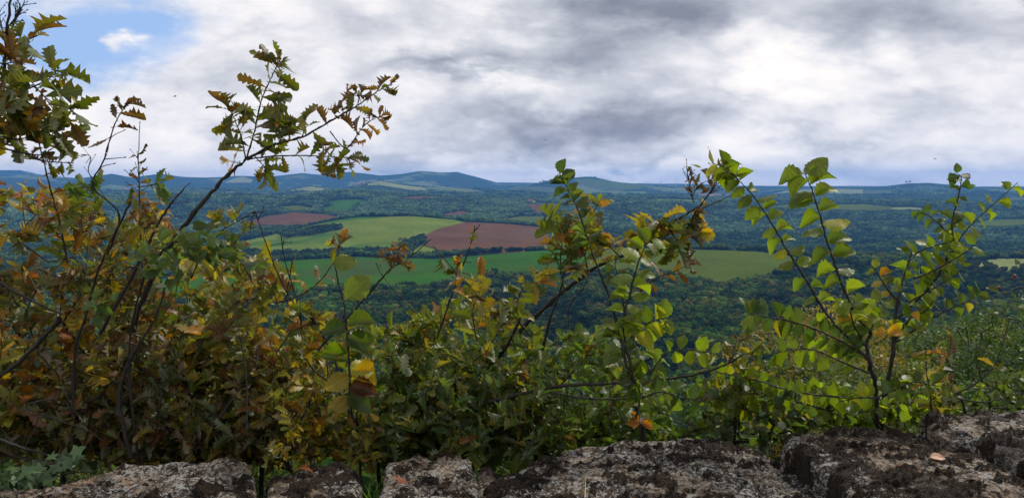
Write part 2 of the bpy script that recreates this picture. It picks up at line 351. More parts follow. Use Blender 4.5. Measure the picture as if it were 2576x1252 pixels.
def cast(u, v, r0, r1):
    """ground point seen at pixel (u,v), taken between the distances r0 and r1"""
    d = pix_dir(u, v); a = math.atan2(d[0], d[1]); i = int(np.clip(np.interp(a, azs, np.arange(na)), 0, na-2))
    j = np.where((rs >= r0) & (rs <= r1))[0]
    e = np.abs(TV[i, j]-v); k = j[np.argmin(e)]
    return (rs[k]*math.sin(a), rs[k]*math.cos(a))
def subdiv(pts, step=14):
    o = []
    for i in range(len(pts)):
        a = np.array(pts[i], float); b = np.array(pts[(i+1) % len(pts)], float); n = max(1, int(np.hypot(*(b-a))/step))
        for k in range(n): o.append(tuple(a+(b-a)*k/n))
    return o
FIELDS = [
 ('crop_field','green_dark',1150,1960,'broad dark green crop field lying across the middle of the valley',[(400,760),(400,704),(600,671),(760,654),(900,646),(960,649),(1100,652),(1250,639),(1390,629),(1480,620),(1500,655),(1440,690),(1400,694),(1290,690),(1240,690),(1180,715),(1060,728),(780,742)]),
 ('pasture','green_olive',1150,1960,'olive green pasture right of the dark crop field',[(1446,690),(1502,655),(1520,630),(1545,625),(1640,626),(1720,627),(1830,630),(1920,634),(2010,648),(1975,680),(1930,703),(1880,711),(1800,718),(1740,705),(1690,690),(1640,682),(1520,690)]),
 ('meadow','green_light',2100,3060,'light green hill meadow left of the large ploughed field',[(585,612),(650,634),(782,632),(921,626),(1025,628),(1053,600),(1101,576),(1171,559),(1120,550),(1039,543),(938,541),(858,546),(775,567),(709,586),(640,601)]),
 ('meadow','green_light',2050,2600,'small light green strip below the large ploughed field',[(1020,642),(1062,617),(1080,624),(1126,636),(1170,640)]),
 ('ploughed_field','plough',2050,3060,'large reddish brown ploughed field on the central hill',[(1053,600),(1101,576),(1171,559),(1275,563),(1372,573),(1384,600),(1385,616),(1369,630),(1282,638),(1205,640),(1126,635),(1067,616),(1080,603)]),
 ('meadow','green_light',2050,3000,'light green slope just right of the large ploughed field',[(1388,576),(1470,584),(1558,596),(1510,607),(1440,626),(1375,634),(1386,616)]),
 ('ploughed_field','plough',3300,3900,'reddish ploughed field on the left behind the meadow',[(600,566),(640,552),(674,544),(737,535),(800,538),(851,545),(800,560),(764,570),(705,566)]),
 ('meadow','green_dark',3700,5200,'small bright green clearing in the woods left of centre',[(834,507),(870,503),(914,503),(890,515),(872,532),(817,532),(813,524),(841,517)]),
 ('ploughed_field','plough',4200,5300,'thin reddish field in the far woods',[(1000,500),(1050,494),(1108,491),(1112,498),(1060,500)]),
 ('ploughed_field','plough',5600,8200,'small reddish field high in the far woods',[(931,490),(960,484),(990,479),(1011,489),(970,488)]),
 ('ploughed_field','plough',3300,4300,'narrow reddish field above the large ploughed field',[(1110,541),(1157,531),(1195,536),(1150,541)]),
 ('meadow','green_olive',3300,4300,'pale green clearing above the ploughed field',[(1272,552),(1310,544),(1393,545),(1400,552),(1345,558)]),
 ('ploughed_field','plough',4000,5300,'reddish ploughed field below the white farmhouse',[(1320,513),(1360,515),(1400,522),(1400,535),(1350,541),(1338,528)]),
 ('meadow','green_olive',4200,5400,'green strip beside the white farmhouse',[(1334,510),(1400,512),(1420,520),(1393,521),(1350,513)]),
 ('meadow','green_pale',5600,8300,'pale dry pasture far left of centre',[(722,481),(750,472),(782,466),(824,473),(810,480)]),
 ('meadow','green_pale',5600,8300,'pale hill pasture in the far centre',[(880,468),(930,460),(956,451),(1000,458),(1055,465),(1075,480),(1020,476),(960,466)]),
 ('meadow','green_pale',8800,12600,'pale green patch on the far left hills',[(563,460),(585,450),(612,445),(636,452),(632,460)]),
 ('meadow','green_olive',8600,10400,'far green pasture below the blue hill',[(1210,486),(1245,476),(1289,470),(1393,471),(1400,486),(1300,489)]),
 ('meadow','green_light',8000,10400,'bright yellow green field right of centre',[(1440,487),(1497,480),(1622,482),(1630,488),(1456,493)]),
 ('meadow','green_light',4300,5400,'bright green strip on the right of the far woods',[(1632,502),(1690,497),(1755,496),(1760,507),(1650,507)]),
 ('meadow','green_olive',8600,10400,'green upland pasture on the far hill',[(1441,452),(1480,449),(1560,459),(1640,468),(1600,476),(1571,478),(1460,466)]),
 ('ploughed_field','plough',4500,5600,'reddish strip in the woods right of centre',[(1458,502),(1500,498),(1550,498),(1510,504)]),
 ('ploughed_field','plough_pale',5400,8300,'far pinkish field on the right',[(1750,485),(1800,483),(1880,486),(1880,492),(1750,494)]),
 ('ploughed_field','plough_pale',1960,2700,'pinkish ploughed field behind the olive pasture',[(1890,628),(1960,628),(2049,632),(2112,642),(2100,656),(2020,654),(1920,640)]),
 ('meadow','green_pale',8600,10400,'pale tan field on the right horizon',[(1940,488),(1990,478),(2090,475),(2172,477),(2172,488)]),
 ('meadow','green_olive',4300,5400,'green strip across the right woods',[(1926,521),(1980,515),(2171,514),(2260,522),(2200,530),(2000,524)]),
 ('meadow','green_olive',8600,10400,'pale green field near the right horizon',[(2175,479),(2245,478),(2215,490),(2175,490)]),
 ('meadow','green_pale',4300,5600,'thin pale field above the right woods',[(2215,521),(2310,522),(2330,527),(2240,527)]),
 ('meadow','green_pale',1200,1960,'pale green field at the right edge of the valley',[(2440,668),(2490,654),(2620,650),(2620,672),(2530,682)]),
 ('meadow','green_olive',3300,5200,'green clearing high on the right slope',[(2445,566),(2490,552),(2620,552),(2620,562),(2518,569)]),
 ('meadow','green_olive',3900,5200,'grassy clearing on the wooded slope left of centre',[(700,520),(750,517),(790,524),(740,530)]),
 ('dirt_track','tan',590,720,'sandy dirt track at the foot of the slope',[(660,1072),(740,1066),(850,1078),(860,1100),(760,1092),(650,1092)]),
]
cx = (TX[:-1, :-1]+TX[1:, 1:])/2; cy = (TY[:-1, :-1]+TY[1:, 1:])/2
fmask = np.zeros(cx.shape, bool); 
for nm, mt, r0, r1, lab, poly in FIELDS:
    wp = [cast(u, v, r0, r1) for u, v in subdiv(poly)]
    jj = np.where((rs[:-1] > r0*.97) & (rs[:-1] < r1*1.03))[0]; j0, j1 = jj[0], jj[-1]+1
    ins = np.zeros(cx.shape, bool); ins[:, j0:j1] = inpoly(cx[:, j0:j1], cy[:, j0:j1], wp)
    ins &= ~fmask
    if not ins.any(): print('EMPTY FIELD', lab); continue
    fmask |= ins
    q = quads[ins]; ids, inv = np.unique(q, return_inverse=True)
    Vf = TVt[ids].copy(); Vf[:, 2] += .25+2e-4*np.hypot(Vf[:, 0], Vf[:, 1])
    o = mesh_np(nm, Vf, inv.reshape(-1, 4)[:, ::-1], M[mt]); tag(o, lab, kind='structure')
def infield(x, y):
    r = np.hypot(x, y); a = np.arctan2(x, y)
    i = np.clip(np.searchsorted(azs, a)-1, 0, na-2); j = np.clip(np.searchsorted(rs, r)-1, 0, nr-2)
    return fmask[i, j]

# ------------------------------------------------------------------ tree crowns for woods
def ico(sub):
    import bmesh
    b = bmesh.new(); bmesh.ops.create_icosphere(b, subdivisions=sub, radius=1)
    V = np.array([v.co[:] for v in b.verts]); Fc = np.array([[v.index for v in f.verts] for f in b.faces]); b.free(); return V, Fc
ICO1, ICO2 = ico(1), ico(2)
def crown_proto(name, seed, nb, leaves, sub, m):
    g = np.random.default_rng(seed); Vs = []; Fs = []; Cs = []; n = 0
    V0, F0 = (ICO1 if sub == 1 else ICO2)
    for k in range(nb):
        th = g.uniform(0, 2*math.pi); q = math.sqrt(g.uniform(0, 1))*.34 if k else 0
        c = np.array([q*math.cos(th), q*math.sin(th), .62+g.uniform(-.18, .2)*(1-q)]); s = g.uniform(.17, .27) if nb > 1 else .42
        V = V0*(1+.22*g.standard_normal((len(V0), 1)))*s*np.array([1, 1, .9])+c
        Vs.append(V); Fs.append(F0+n); n += len(V); br = g.uniform(.65, 1.5); Cs.append(np.full((len(V), 3), br))
    if leaves:
        base = np.concatenate(Vs); p = base[g.integers(0, len(base), leaves)]; p = p+g.normal(0, .02, p.shape)
        a = g.normal(0, 1, p.shape); a /= np.linalg.norm(a, axis=1)[:, None]; b = np.cross(a, g.normal(0, 1, p.shape)); b /= np.linalg.norm(b, axis=1)[:, None]
        s = g.uniform(.03, .07, (leaves, 1))
        V = np.stack([p-a*s, p+b*s, p+a*s], 1).reshape(-1, 3); Vs.append(V); Fs.append(np.arange(leaves*3).reshape(-1, 3)+n); n += leaves*3
        Cs.append(np.repeat(g.uniform(.7, 1.7, (leaves, 1)), 3, 0)*np.ones(3))
    # trunk: three-sided taper
    tv = [[.03*math.cos(t), .03*math.sin(t), z] for z in (-.1, .6) for t in (0, 2.1, 4.2)]
    Vs.append(np.array(tv)); Fs.append(np.array([[0,1,4],[0,4,3],[1,2,5],[1,5,4],[2,0,3],[2,3,5]])+n); Cs.append(np.full((6, 3), .5))
    return mesh_np(name, np.concatenate(Vs), np.concatenate(Fs), m, smooth=False, cols=np.concatenate(Cs), dolink=False)
def proto_coll(name, objs):
    c = bpy.data.collections.new(name)
    for o in objs: c.objects.link(o)
    return c
PC_A = proto_coll('crowns_near', [crown_proto('broadleaf_crown', 100+i, 11, 420, 2, M['crown']) for i in range(5)])
PC_B = proto_coll('crowns_mid', [crown_proto('broadleaf_crown', 200+i, 7, 60, 1, M['crown']) for i in range(4)])
PC_D = proto_coll('crowns_dark', [crown_proto('hedge_crown', 300+i, 8, 90, 1, M['crown_dark']) for i in range(4)])
M['crown_far'] = crown_mat('far_crowns', [(.035, .080, .038), (.065, .120, .042), (.045, .090, .044), (.100, .150, .050), (.052, .098, .040), (.115, .145, .050), (.036, .084, .046)])  # lighter, bluer greens: part of the distance haze is put into the colour
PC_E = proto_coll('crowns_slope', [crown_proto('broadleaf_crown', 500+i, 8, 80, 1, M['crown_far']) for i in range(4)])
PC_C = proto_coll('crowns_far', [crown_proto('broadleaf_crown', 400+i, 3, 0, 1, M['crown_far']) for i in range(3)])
def scatter(name, x, y, sc, coll, n_var, label, cat=None):
    z = hgt(x, y)-.3; n = len(x)
    me = bpy.data.meshes.new(name); me.vertices.add(n)
    me.vertices.foreach_set('co', np.stack([x, y, z], -1).astype(np.float32).ravel())
    def at(nm, ty, v): a = me.attributes.new(nm, ty, 'POINT'); a.data.foreach_set('value', v)
    at('sc', 'FLOAT', sc.astype(np.float32)); at('rt', 'FLOAT', rng.uniform(0, 6.28, n).astype(np.float32)); at('vi', 'INT', rng.integers(0, n_var, n).astype(np.int32))
    o = link(bpy.data.objects.new(name, me))
    g = bpy.data.node_groups.new(name, 'GeometryNodeTree')
    g.interface.new_socket('Geometry', in_out='INPUT', socket_type='NodeSocketGeometry'); g.interface.new_socket('Geometry', in_out='OUTPUT', socket_type='NodeSocketGeometry')
    N = g.nodes.new; L = g.links.new
    gi = N('NodeGroupInput'); go = N('NodeGroupOutput'); ip = N('GeometryNodeInstanceOnPoints')
    ci = N('GeometryNodeCollectionInfo'); ci.inputs[0].default_value = coll; ci.inputs[1].default_value = True; ci.inputs[2].default_value = True
    def na_(nm, ty): q = N('GeometryNodeInputNamedAttribute'); q.data_type = ty; q.inputs[0].default_value = nm; return q.outputs[0]
    cx_ = N('ShaderNodeCombineXYZ'); L(na_('rt', 'FLOAT'), cx_.inputs[2])
    L(gi.outputs[0], ip.inputs['Points']); L(ci.outputs[0], ip.inputs['Instance']); ip.inputs['Pick Instance'].default_value = True
    L(na_('vi', 'INT'), ip.inputs['Instance Index']); L(cx_.outputs[0], ip.inputs['Rotation']); L(na_('sc', 'FLOAT'), ip.inputs['Scale']); L(ip.outputs[0], go.inputs[0])
    md = o.modifiers.new('scatter', 'NODES'); md.node_group = g
    tag(o, label, cat or 'woodland', kind='stuff'); print(name, n)
    return o
def ring_pts(r0, r1, spacing, amax=R(39)):
    n = int(amax*(r1*r1-r0*r0)/(spacing*spacing)*1.05)
    r = np.sqrt(rng.uniform(r0*r0, r1*r1, n)); a = rng.uniform(-amax, amax, n)
    return r*np.sin(a), r*np.cos(a), r
def wood(name, r0, r1, spacing, size, coll, nv, label, margin=0, front=8, patch=0, cut=0):
    x, y, r = ring_pts(r0, r1, spacing)
    k = ~infield(x, y)
    if margin:
        for dx, dy in ((margin, 0), (-margin, 0), (0, -margin*1.2)): k &= ~infield(x+dx, y+dy)
        for q in range(1, 13): k &= ~infield(x*(1+front*q/12/r), y*(1+front*q/12/r))
    if patch: k &= vn(x/patch, y/patch, 91)+.5*vn(x/patch*2.7, y/patch*2.7, 92) > cut
    x, y = x[k], y[k]
    sc = size*rng.uniform(.7, 1.25, len(x))*(1+.7*vn(x/45, y/45, 77)+.5*vn(x/17, y/17, 78))
    return scatter(name, x, y, sc, coll, nv, label)
wood('slope_wood', 130, 700, 6.5, 9.5, PC_A, 5, 'broadleaf wood on the slope just below the viewpoint')
wood('valley_wood', 700, 1480, 11.5, 14.5, PC_A, 5, 'dense green broadleaf wood filling the near valley', 5)
wood('middle_wood', 1480, 2000, 11.5, 14.5, PC_B, 4, 'wood on the low ridge at the right of the pasture', 7)
wood('tree_belts', 2000, 3300, 9.5, 12.5, PC_D, 4, 'dark belts of trees between the fields', 6, 45)
wood('far_wood', 3300, 5800, 13, 16, PC_E, 4, 'blue green woods on the slopes behind the fields', 8, 190)
wood('distant_wood', 5800, 9900, 22, 17, PC_C, 3, 'distant woods fading into blue haze', 16, 520, 520, .02)

def hedge(name, label, poly, r0, r1, n, size, coll=None, nv=4):
    wp = [cast(u, v, r0, r1) for u, v in poly]; xs = [p[0] for p in wp]; ys = [p[1] for p in wp]
    x = rng.uniform(min(xs), max(xs), n*12); y = rng.uniform(min(ys), max(ys), n*12); k = inpoly(x, y, wp); x = x[k][:n]; y = y[k][:n]
    print(name, len(x)); scatter(name, x, y, size*rng.uniform(.7, 1.25, len(x)), coll or PC_D, nv, label, 'hedgerow')
hedge('hedgerow', 'dark line of trees crossing the light green meadow', [(700,592),(775,580),(858,571),(860,578),(790,592),(720,600)], 2200, 3000, 260, 15)
hedge('hedgerow', 'dark trees between the meadow and the ploughed field', [(985,622),(1020,612),(1062,596),(1076,600),(1068,610),(1030,630)], 2100, 2700, 120, 13)
hedge('hedgerow', 'bushy trees along the foot of the large ploughed field', [(1120,641),(1150,636),(1200,630),(1262,636),(1270,644),(1190,645)], 2000, 2300, 130, 11)

# ------------------------------------------------------------------ tubes and leaves
class Geo:
    def __init__(s): s.V = []; s.F = []; s.n = 0
    def tube(s, pts, rad, k=5):
        pts = np.asarray(pts, float); rad = np.asarray(rad, float); n = len(pts)
        T = np.gradient(pts, axis=0); T /= np.linalg.norm(T, axis=1)[:, None]+1e-9
        ref = np.array([0.31, 0.91, .27]); A = np.cross(T, ref); A /= np.linalg.norm(A, axis=1)[:, None]+1e-9; B = np.cross(T, A)
        th = np.arange(k)*2*math.pi/k
        V = pts[:, None]+rad[:, None, None]*(A[:, None]*np.cos(th)[None, :, None]+B[:, None]*np.sin(th)[None, :, None])
        V = V.reshape(-1, 3); V = np.vstack([V, pts[-1:]+T[-1:]*rad[-1]])
        i = np.arange(n-1)[:, None]*k; j = np.arange(k)[None]; j2 = (j+1) % k
        q = np.stack([i+j, i+j2, i+k+j2, i+k+j], -1).reshape(-1, 4)
        t = np.stack([(n-1)*k+np.arange(k), (n-1)*k+(np.arange(k)+1) % k, np.full(k, n*k), np.full(k, n*k)], -1)
        # cap as degenerate-free triangles: stored as quads split below
        s.V.append(V); s.F.append(q+s.n); s.T = getattr(s, 'T', []); s.T.append(t[:, :3]+s.n); s.n += len(V)
    def build(s, name, m, parent):
        V = np.concatenate(s.V); q = np.concatenate(s.F); tr = np.concatenate([q[:, [0, 1, 2]], q[:, [0, 2, 3]], np.concatenate(s.T)])
        return mesh_np(name, V, tr, m, parent=parent)
def smooth_path(pts, n=8):
    pts = np.asarray(pts, float); m = len(pts)
    if m < 3: t = np.linspace(0, 1, n)[:, None]; return pts[0]*(1-t)+pts[-1]*t
    o = []
    for i in range(m-1):
        p0 = pts[max(i-1, 0)]; p1 = pts[i]; p2 = pts[i+1]; p3 = pts[min(i+2, m-1)]
        for t in np.linspace(0, 1, n, endpoint=False): o.append(.5*((2*p1)+(-p0+p2)*t+(2*p0-5*p1+4*p2-p3)*t*t+(-p0+3*p1-3*p2+p3)*t**3))
    o.append(pts[-1]); return np.array(o)

def strip_leaf(ts, wl, wr, sweep, fold, droop, curl, wave, seed, twist=0, pleat=0):
    """leaf of unit length along +y; five verts per station; z is the upper side"""
    g = np.random.default_rng(seed); V = []; UV = []
    ph = g.uniform(0, 6, 2)
    for i, (t, a, b) in enumerate(zip(ts, wl, wr)):
        for s in (-1, -.5, 0, .5, 1):
            wd = (a if s < 0 else b); x = s*wd; y = t+(sweep*abs(s)*wd if i % 2 == 0 else 0)
            z = fold*abs(x)-droop*t*t+curl*x*x*6+wave*math.sin(9*t+ph[0 if s < 0 else 1])*abs(s)**2*.5
            if pleat: z += pleat*math.sin(46*(t-abs(x)*.7))*abs(s)
            tw = twist*(t-.2); x2 = x*math.cos(tw)-z*math.sin(tw)*.6; z2 = z+x*math.sin(tw)
            V.append((x2, y, z2)); UV.append((.5+x, t))
    n = len(ts); Fq = []
    for i in range(n-1):
        for j in range(4): Fq.append((i*5+j, i*5+j+1, (i+1)*5+j+1, (i+1)*5+j))
    return np.array(V), np.array(Fq), np.array(UV)
OT = np.array([-.16, -.02, .06, .15, .23, .32, .40, .49, .57, .66, .74, .82, .90, .96, 1.0])
OW = np.array([.010, .012, .040, .060, .13, .095, .215, .125, .285, .15, .265, .15, .19, .13, .05])
LOBED = []
for k in range(10):
    g = np.random.default_rng(50+k); j = 1+.13*g.standard_normal(15); j2 = 1+.13*g.standard_normal(15)
    LOBED.append(strip_leaf(OT, OW*j*g.uniform(.8, 1.1), OW*j2*g.uniform(.8, 1.1), .18, g.uniform(.1, .7), g.uniform(-.1, .45), g.uniform(-.3, .9), g.uniform(.02, .14), 60+k, g.uniform(-.7, .7)))
CURLED = []
for k in range(6):
    g = np.random.default_rng(80+k); j = 1+.2*g.standard_normal(15)
    CURLED.append(strip_leaf(OT, OW*j*.62, OW*j*.7, .15, g.uniform(.9, 1.7), g.uniform(-.5, .9), g.uniform(.5, 2.0), .22, 90+k, g.uniform(-2, 2)))
ET = np.array([-.12, -.01, .03, .10, .18, .26, .34, .42, .5, .58, .66, .74, .82, .89, .95, 1.0])
EB = np.array([.010, .012, .12, .25, .34, .39, .415, .42, .41, .385, .345, .285, .21, .14, .07, .0])
OVATE = []
for k in range(8):
    g = np.random.default_rng(120+k); sr = 1+.07*(np.arange(16) % 2*2-1); sc_ = g.uniform(.82, 1.0)
    OVATE.append(strip_leaf(ET, EB*sr*sc_*.95, EB*sr*sc_, .12, g.uniform(.1, .8), g.uniform(-.05, .45), g.uniform(-.3, .5), .05, 130+k, g.uniform(-.45, .45), .016))
ROUND = []
for k in range(6):
    g = np.random.default_rng(160+k); sc_ = g.uniform(1.0, 1.25)
    ROUND.append(strip_leaf(ET, EB*sc_, EB*sc_, .05, g.uniform(.05, .4), g.uniform(0, .3), 0, .03, 170+k, g.uniform(-.3, .3)))
IV = []
for k in range(4):
    g = np.random.default_rng(190+k)
    ang = np.radians([-150, -120, -80, -45, -22, 0, 22, 45, 80, 120, 150]); rad = np.array([.25, .45, .28, .5, .33, .75, .33, .5, .28, .45, .25])*(1+.08*g.standard_normal(11))
    V = [(0, 0, 0)]+[(r*math.sin(a), .1+r*math.cos(a), -.15*r*r+.04*g.standard_normal()) for a, r in zip(ang, rad)]
    Fq = [(0, i+1, i+2, i+2) for i in range(10)]
    V = np.array(V); 
    IV.append((V, np.array([(0, i+2, i+1, i+1) for i in range(10)]), V[:, :2]+[.5, 0]))
def quad_to_tri(Fq):
    t = np.concatenate([Fq[:, [0, 1, 2]], Fq[:, [0, 2, 3]]]); return t[(t[:, 0] != t[:, 1]) & (t[:, 1] != t[:, 2]) & (t[:, 0] != t[:, 2])]
KINDS = {'lobed': LOBED, 'curled': CURLED, 'ovate': OVATE, 'round': ROUND, 'ivy': IV}
KINDS = {k: [(a, quad_to_tri(b), c) for a, b, c in v] for k, v in KINDS.items()}
def nrm(v): v = np.asarray(v, float); return v/(np.linalg.norm(v)+1e-9)

PAL = {
 'orange': [((.26,.12,.016),1.5),((.32,.22,.020),2.5),((.18,.19,.024),4.5),((.11,.055,.020),1.5),((.09,.12,.022),4),((.24,.075,.016),.5)],
 'russet': [((.16,.08,.035),1.6),((.10,.060,.030),1.6),((.20,.15,.030),2.5),((.11,.125,.030),4),((.22,.19,.12),1.2),((.06,.09,.03),3)],
 'yellow': [((.30,.25,.030),3),((.21,.22,.035),3),((.13,.17,.030),3),((.33,.18,.022),1),((.09,.12,.028),2)],
 'olive':  [((.11,.16,.024),4),((.17,.21,.028),3),((.065,.11,.022),3),((.27,.25,.03),1.6),((.17,.08,.03),.3)],
 'green':  [((.055,.11,.030),4),((.075,.14,.030),3),((.10,.16,.035),2),((.16,.18,.035),.7)],
 'deep':   [((.045,.10,.022),3),((.08,.15,.026),3),((.14,.20,.03),2.8),((.22,.20,.03),1),((.20,.23,.15),.5)],
 'elm':    [((.115,.175,.022),4),((.145,.205,.026),3),((.085,.14,.022),2),((.24,.26,.03),.4)],
 'elmdull':[((.055,.105,.032),4),((.075,.13,.032),3),((.10,.16,.04),2),((.30,.27,.03),.3)],
 'dry':    [((.085,.038,.020),3),((.14,.065,.028),2),((.20,.11,.03),1.5),((.07,.05,.03),1)],
 'oakgreen':[((.10,.135,.022),4),((.135,.16,.025),3),((.19,.17,.025),1.4),((.16,.09,.02),1)],
}
PK = {'yellow': (.82, .76, .55), 'elm': (.95, .92, .42), 'elmdull': (.72, .70, .55), 'russet': (.7, .68, .6), 'deep': (.7, .68, .55), 'olive': (.78, .72, .5), 'oakgreen': (.7, .66, .5)}
def pick(pal, g):
    L = PAL[pal]; ws = np.array([l[1] for l in L], float); i = g.choice(len(L), p=ws/ws.sum())
    return np.array(L[i][0])*PK.get(pal, (.95, .90, .65))*g.uniform(.7, 1.3)
class Plant:
    def __init__(s, seed): s.g = np.random.default_rng(seed); s.st = Geo(); s.lv = []; s.nodes = None
    def stem(s, pts, r0, r1, n=7, k=5, knots=True):
        p = smooth_path(pts, n); m = len(p); p[1:] += s.g.normal(0, r0*.16, (m-1, 3)); rad = np.linspace(r0, r1, m)*(1+(.16*s.g.standard_normal(m) if knots else 0))
        s.st.tube(p, rad, k); return p
    def leaf(s, kind, base, d, n, size, col):
        d = nrm(d); n = np.asarray(n, float); n = nrm(n-d*np.dot(n, d))
        s.lv.append((kind, s.g.integers(0, len(KINDS[kind])), base, d, n, size, col))
    def rnd(s): return s.g.normal(0, 1, 3)
    def oak_cluster(s, p, d, k, size, pal, up=.55, dry=.1, spread=1.0, back=.5, kind='lobed'):
        d = nrm(d)
        for i in range(k):
            dd = nrm(d*.7+nrm(s.rnd())*spread); b = p-d*s.g.uniform(0, back)*size
            n = nrm(s.rnd()*.55+np.array([0, -.2, up*1.6]))
            kk = 'curled' if s.g.random() < dry else kind
            s.leaf(kk, b, dd, n, size*s.g.uniform(.55, 1.15), pick('dry' if (kk == 'curled' and s.g.random() < .7) else pal, s.g))
    def grow(s, root, tips, rtip=.0013, pw=.40, sag=.10, seglen=.12):
        """attach each tip to the nearest lower part of the skeleton; returns tip directions"""
        g = s.g; root = [np.array(q, float) for q in root]
        N = [root[0]]; par = [-1]
        for q in root[1:]: N.append(q); par.append(len(N)-2)
        order = sorted(range(len(tips)), key=lambda i: np.linalg.norm(tips[i]-root[0])); tipn = {}
        for i in order:
            t = np.asarray(tips[i]); A = np.array(N); dv = t-A; dist = np.linalg.norm(dv, axis=1)
            cost = dist+np.maximum(0, -(dv[:, 2]))*1.2+.25*np.linalg.norm(A-root[0], axis=1)*0.0-0.0
            j = int(np.argmin(cost)); L = dist[j]; m = max(1, int(L/seglen)); prev = j; a = A[j]
            off = g.normal(0, .07, 3)*L; 
            for q in range(1, m+1):
                f = q/m; p = a+(t-a)*f+off*math.sin(math.pi*f)+np.array([0, 0, -sag*L*math.sin(math.pi*f)])
                N.append(p); par.append(prev); prev = len(N)-1
            tipn[i] = prev
        cnt = np.zeros(len(N)); 
        for i in tipn.values(): cnt[i] += 1
        for i in range(len(N)-1, 0, -1): cnt[par[i]] += cnt[i]
        rad = rtip*np.maximum(cnt, 1)**pw
        kids = {}
        for i, p in enumerate(par):
            if p >= 0: kids.setdefault(p, []).append(i)
        # chains: follow the thickest child
        starts = [(0, None)]
        while starts:
            i, pr = starts.pop(); ch = [i] if pr is None else [pr, i]
            while i in kids:
                ks = sorted(kids[i], key=lambda q: -cnt[q]); 
                for q in ks[1:]: starts.append((q, i))
                i = ks[0]; ch.append(i)
            if len(ch) > 1:
                rr = rad[ch].copy()
                if pr is not None: rr[0] = rr[1]
                s.st.tube([N[q] for q in ch], rr, 5)
        return {i: nrm(N[n]-N[par[n]]) for i, n in tipn.items()}
    def build(s, name, label, cat, group=None, loc=None, leafmat='oakleaf', barkmat='bark', parts=('stems', 'foliage')):
        root = empty(name, loc if loc is not None else tuple(s.st.V[0][0]))
        tag(root, label, cat, group)
        if s.st.V: s.st.build(parts[0], M[barkmat], root)
        if s.lv:
            Vs = []; Fs = []; Cs = []; Us = []; n = 0
            groups = {}
            for l in s.lv: groups.setdefault((l[0], int(l[1])), []).append(l)
            for (kd, vi), L in groups.items():
                V0, F0, U0 = KINDS[kd][vi]; m = len(L)
                B = np.array([l[2] for l in L]); D = np.array([l[3] for l in L]); Nn = np.array([l[4] for l in L]); X_ = np.cross(D, Nn); sz = np.array([l[5] for l in L])
                W_ = V0[None, :, 0, None]*X_[:, None]+V0[None, :, 1, None]*D[:, None]+V0[None, :, 2, None]*Nn[:, None]
                V = B[:, None]+sz[:, None, None]*W_
                Vs.append(V.reshape(-1, 3)); Fs.append((F0[None]+np.arange(m)[:, None, None]*len(V0)+n).reshape(-1, 3)); n += m*len(V0)
                Cs.append(np.repeat(np.array([l[6] for l in L]), len(V0), 0)); Us.append(np.tile(U0, (m, 1)))
            mesh_np(parts[1], np.concatenate(Vs), np.concatenate(Fs), M[leafmat], smooth=True, cols=np.concatenate(Cs), uv=np.concatenate(Us), parent=root)
        return root

def gz(x, y): return float(hgt(np.array([x]), np.array([y]))[0])
def ground_pt(u, y):
    x = (u-CU)/F*y; return np.array([x, y, gz(x, y)-.05])
# ------------------------------------------------------------------ foreground shrubs
EXTRA = {}
def bush(seed, name, label, base_u, y, region, tips, k, size, pal, dry=.1, ydep=.9, up=.55, kind='lobed', leafmat='oakleaf', cat='shrub', group=None, traced=None, hub=None, rtip=.0012, spread=1.0, bare=.0, airy=70):
    """region: list of (u, vtop, vbot) giving the outline of the leafy mass"""
    size *= .83; tips = int(tips*.92)
    p = Plant(seed); g = p.g
    us = [r[0] for r in region]; vt = [r[1] for r in region]; vb = [r[2] for r in region]
    root = ground_pt(base_u, y); hu, hv = hub or (base_u, 1160)
    main = [root, root*.5+P(hu, hv, y)*.5+g.normal(0, .04, 3), P(hu, hv, y)]
    T = []; fr = []
    for i in range(tips):
        u = g.uniform(us[0], us[-1]); a = np.interp(u, us, vt); b = np.interp(u, us, vb)
        f = g.random()**.64; v = a+(b-a)*f+ (g.normal(0, 14) if f < .15 else 0)
        if i % 6 == 0 and airy: v = a-g.uniform(10, airy)
        T.append(P(u, v, y+g.uniform(-.5, .5)*ydep)); fr.append(f)
    dirs = p.grow(main, T, rtip=rtip)
    for i, t in enumerate(T):
        if g.random() < bare: continue
        d = dirs[i]; p.oak_cluster(t, d, k+int(g.integers(-1, 2)), size, pal, up=up, dry=dry, kind=kind, spread=spread, back=1.4)
    if traced: traced(p, main)
    return p.build(name, label, cat, group, loc=tuple(root), leafmat=leafmat)

def path3(pts, y0, y1=None):
    y1 = y0 if y1 is None else y1; n = len(pts); return [P(u, v, y0+(y1-y0)*i/max(1, n-1)) for i, (u, v) in enumerate(pts)]
def px(n, y): return n*y/F
def oak_twig(p, pts, y0, y1, r0, r1, n, size, pal, dry=.15, tipk=4, start=.25, up=.35, spread=1.0):
    q = p.stem(path3(pts, y0, y1), r0, r1, 8); m = len(q)
    for i in range(n):
        f = start+(1-start)*(i+p.g.uniform(0, .8))/n; j = min(m-2, int(f*(m-1))); d = nrm(q[j+1]-q[j])
        s = 1 if i % 2 else -1; side = nrm(np.array([d[2], 0, -d[0]])*s+p.rnd()*.35)
        dd = nrm(d*.5+side*.9+np.array([0, 0, -.15])); nn = nrm(p.rnd()*.7+np.array([0, -.55, up]))
        kk = 'curled' if p.g.random() < dry else 'lobed'
        p.leaf(kk, q[j], dd, nn, size*p.g.uniform(.65, 1.15), pick('dry' if kk == 'curled' else pal, p.g))
    if tipk: p.oak_cluster(q[-1], q[-1]-q[-3], tipk, size*.85, pal, up=.2, dry=dry+.15, spread=.8)
    # buds
    for j in range(2, m-1, 3):
        d = nrm(p.rnd()); p.st.tube([q[j], q[j]+d*r1*2.2, q[j]+d*r1*4.5], [r1*1.0, r1*1.2, r1*.4], 4)
    return q
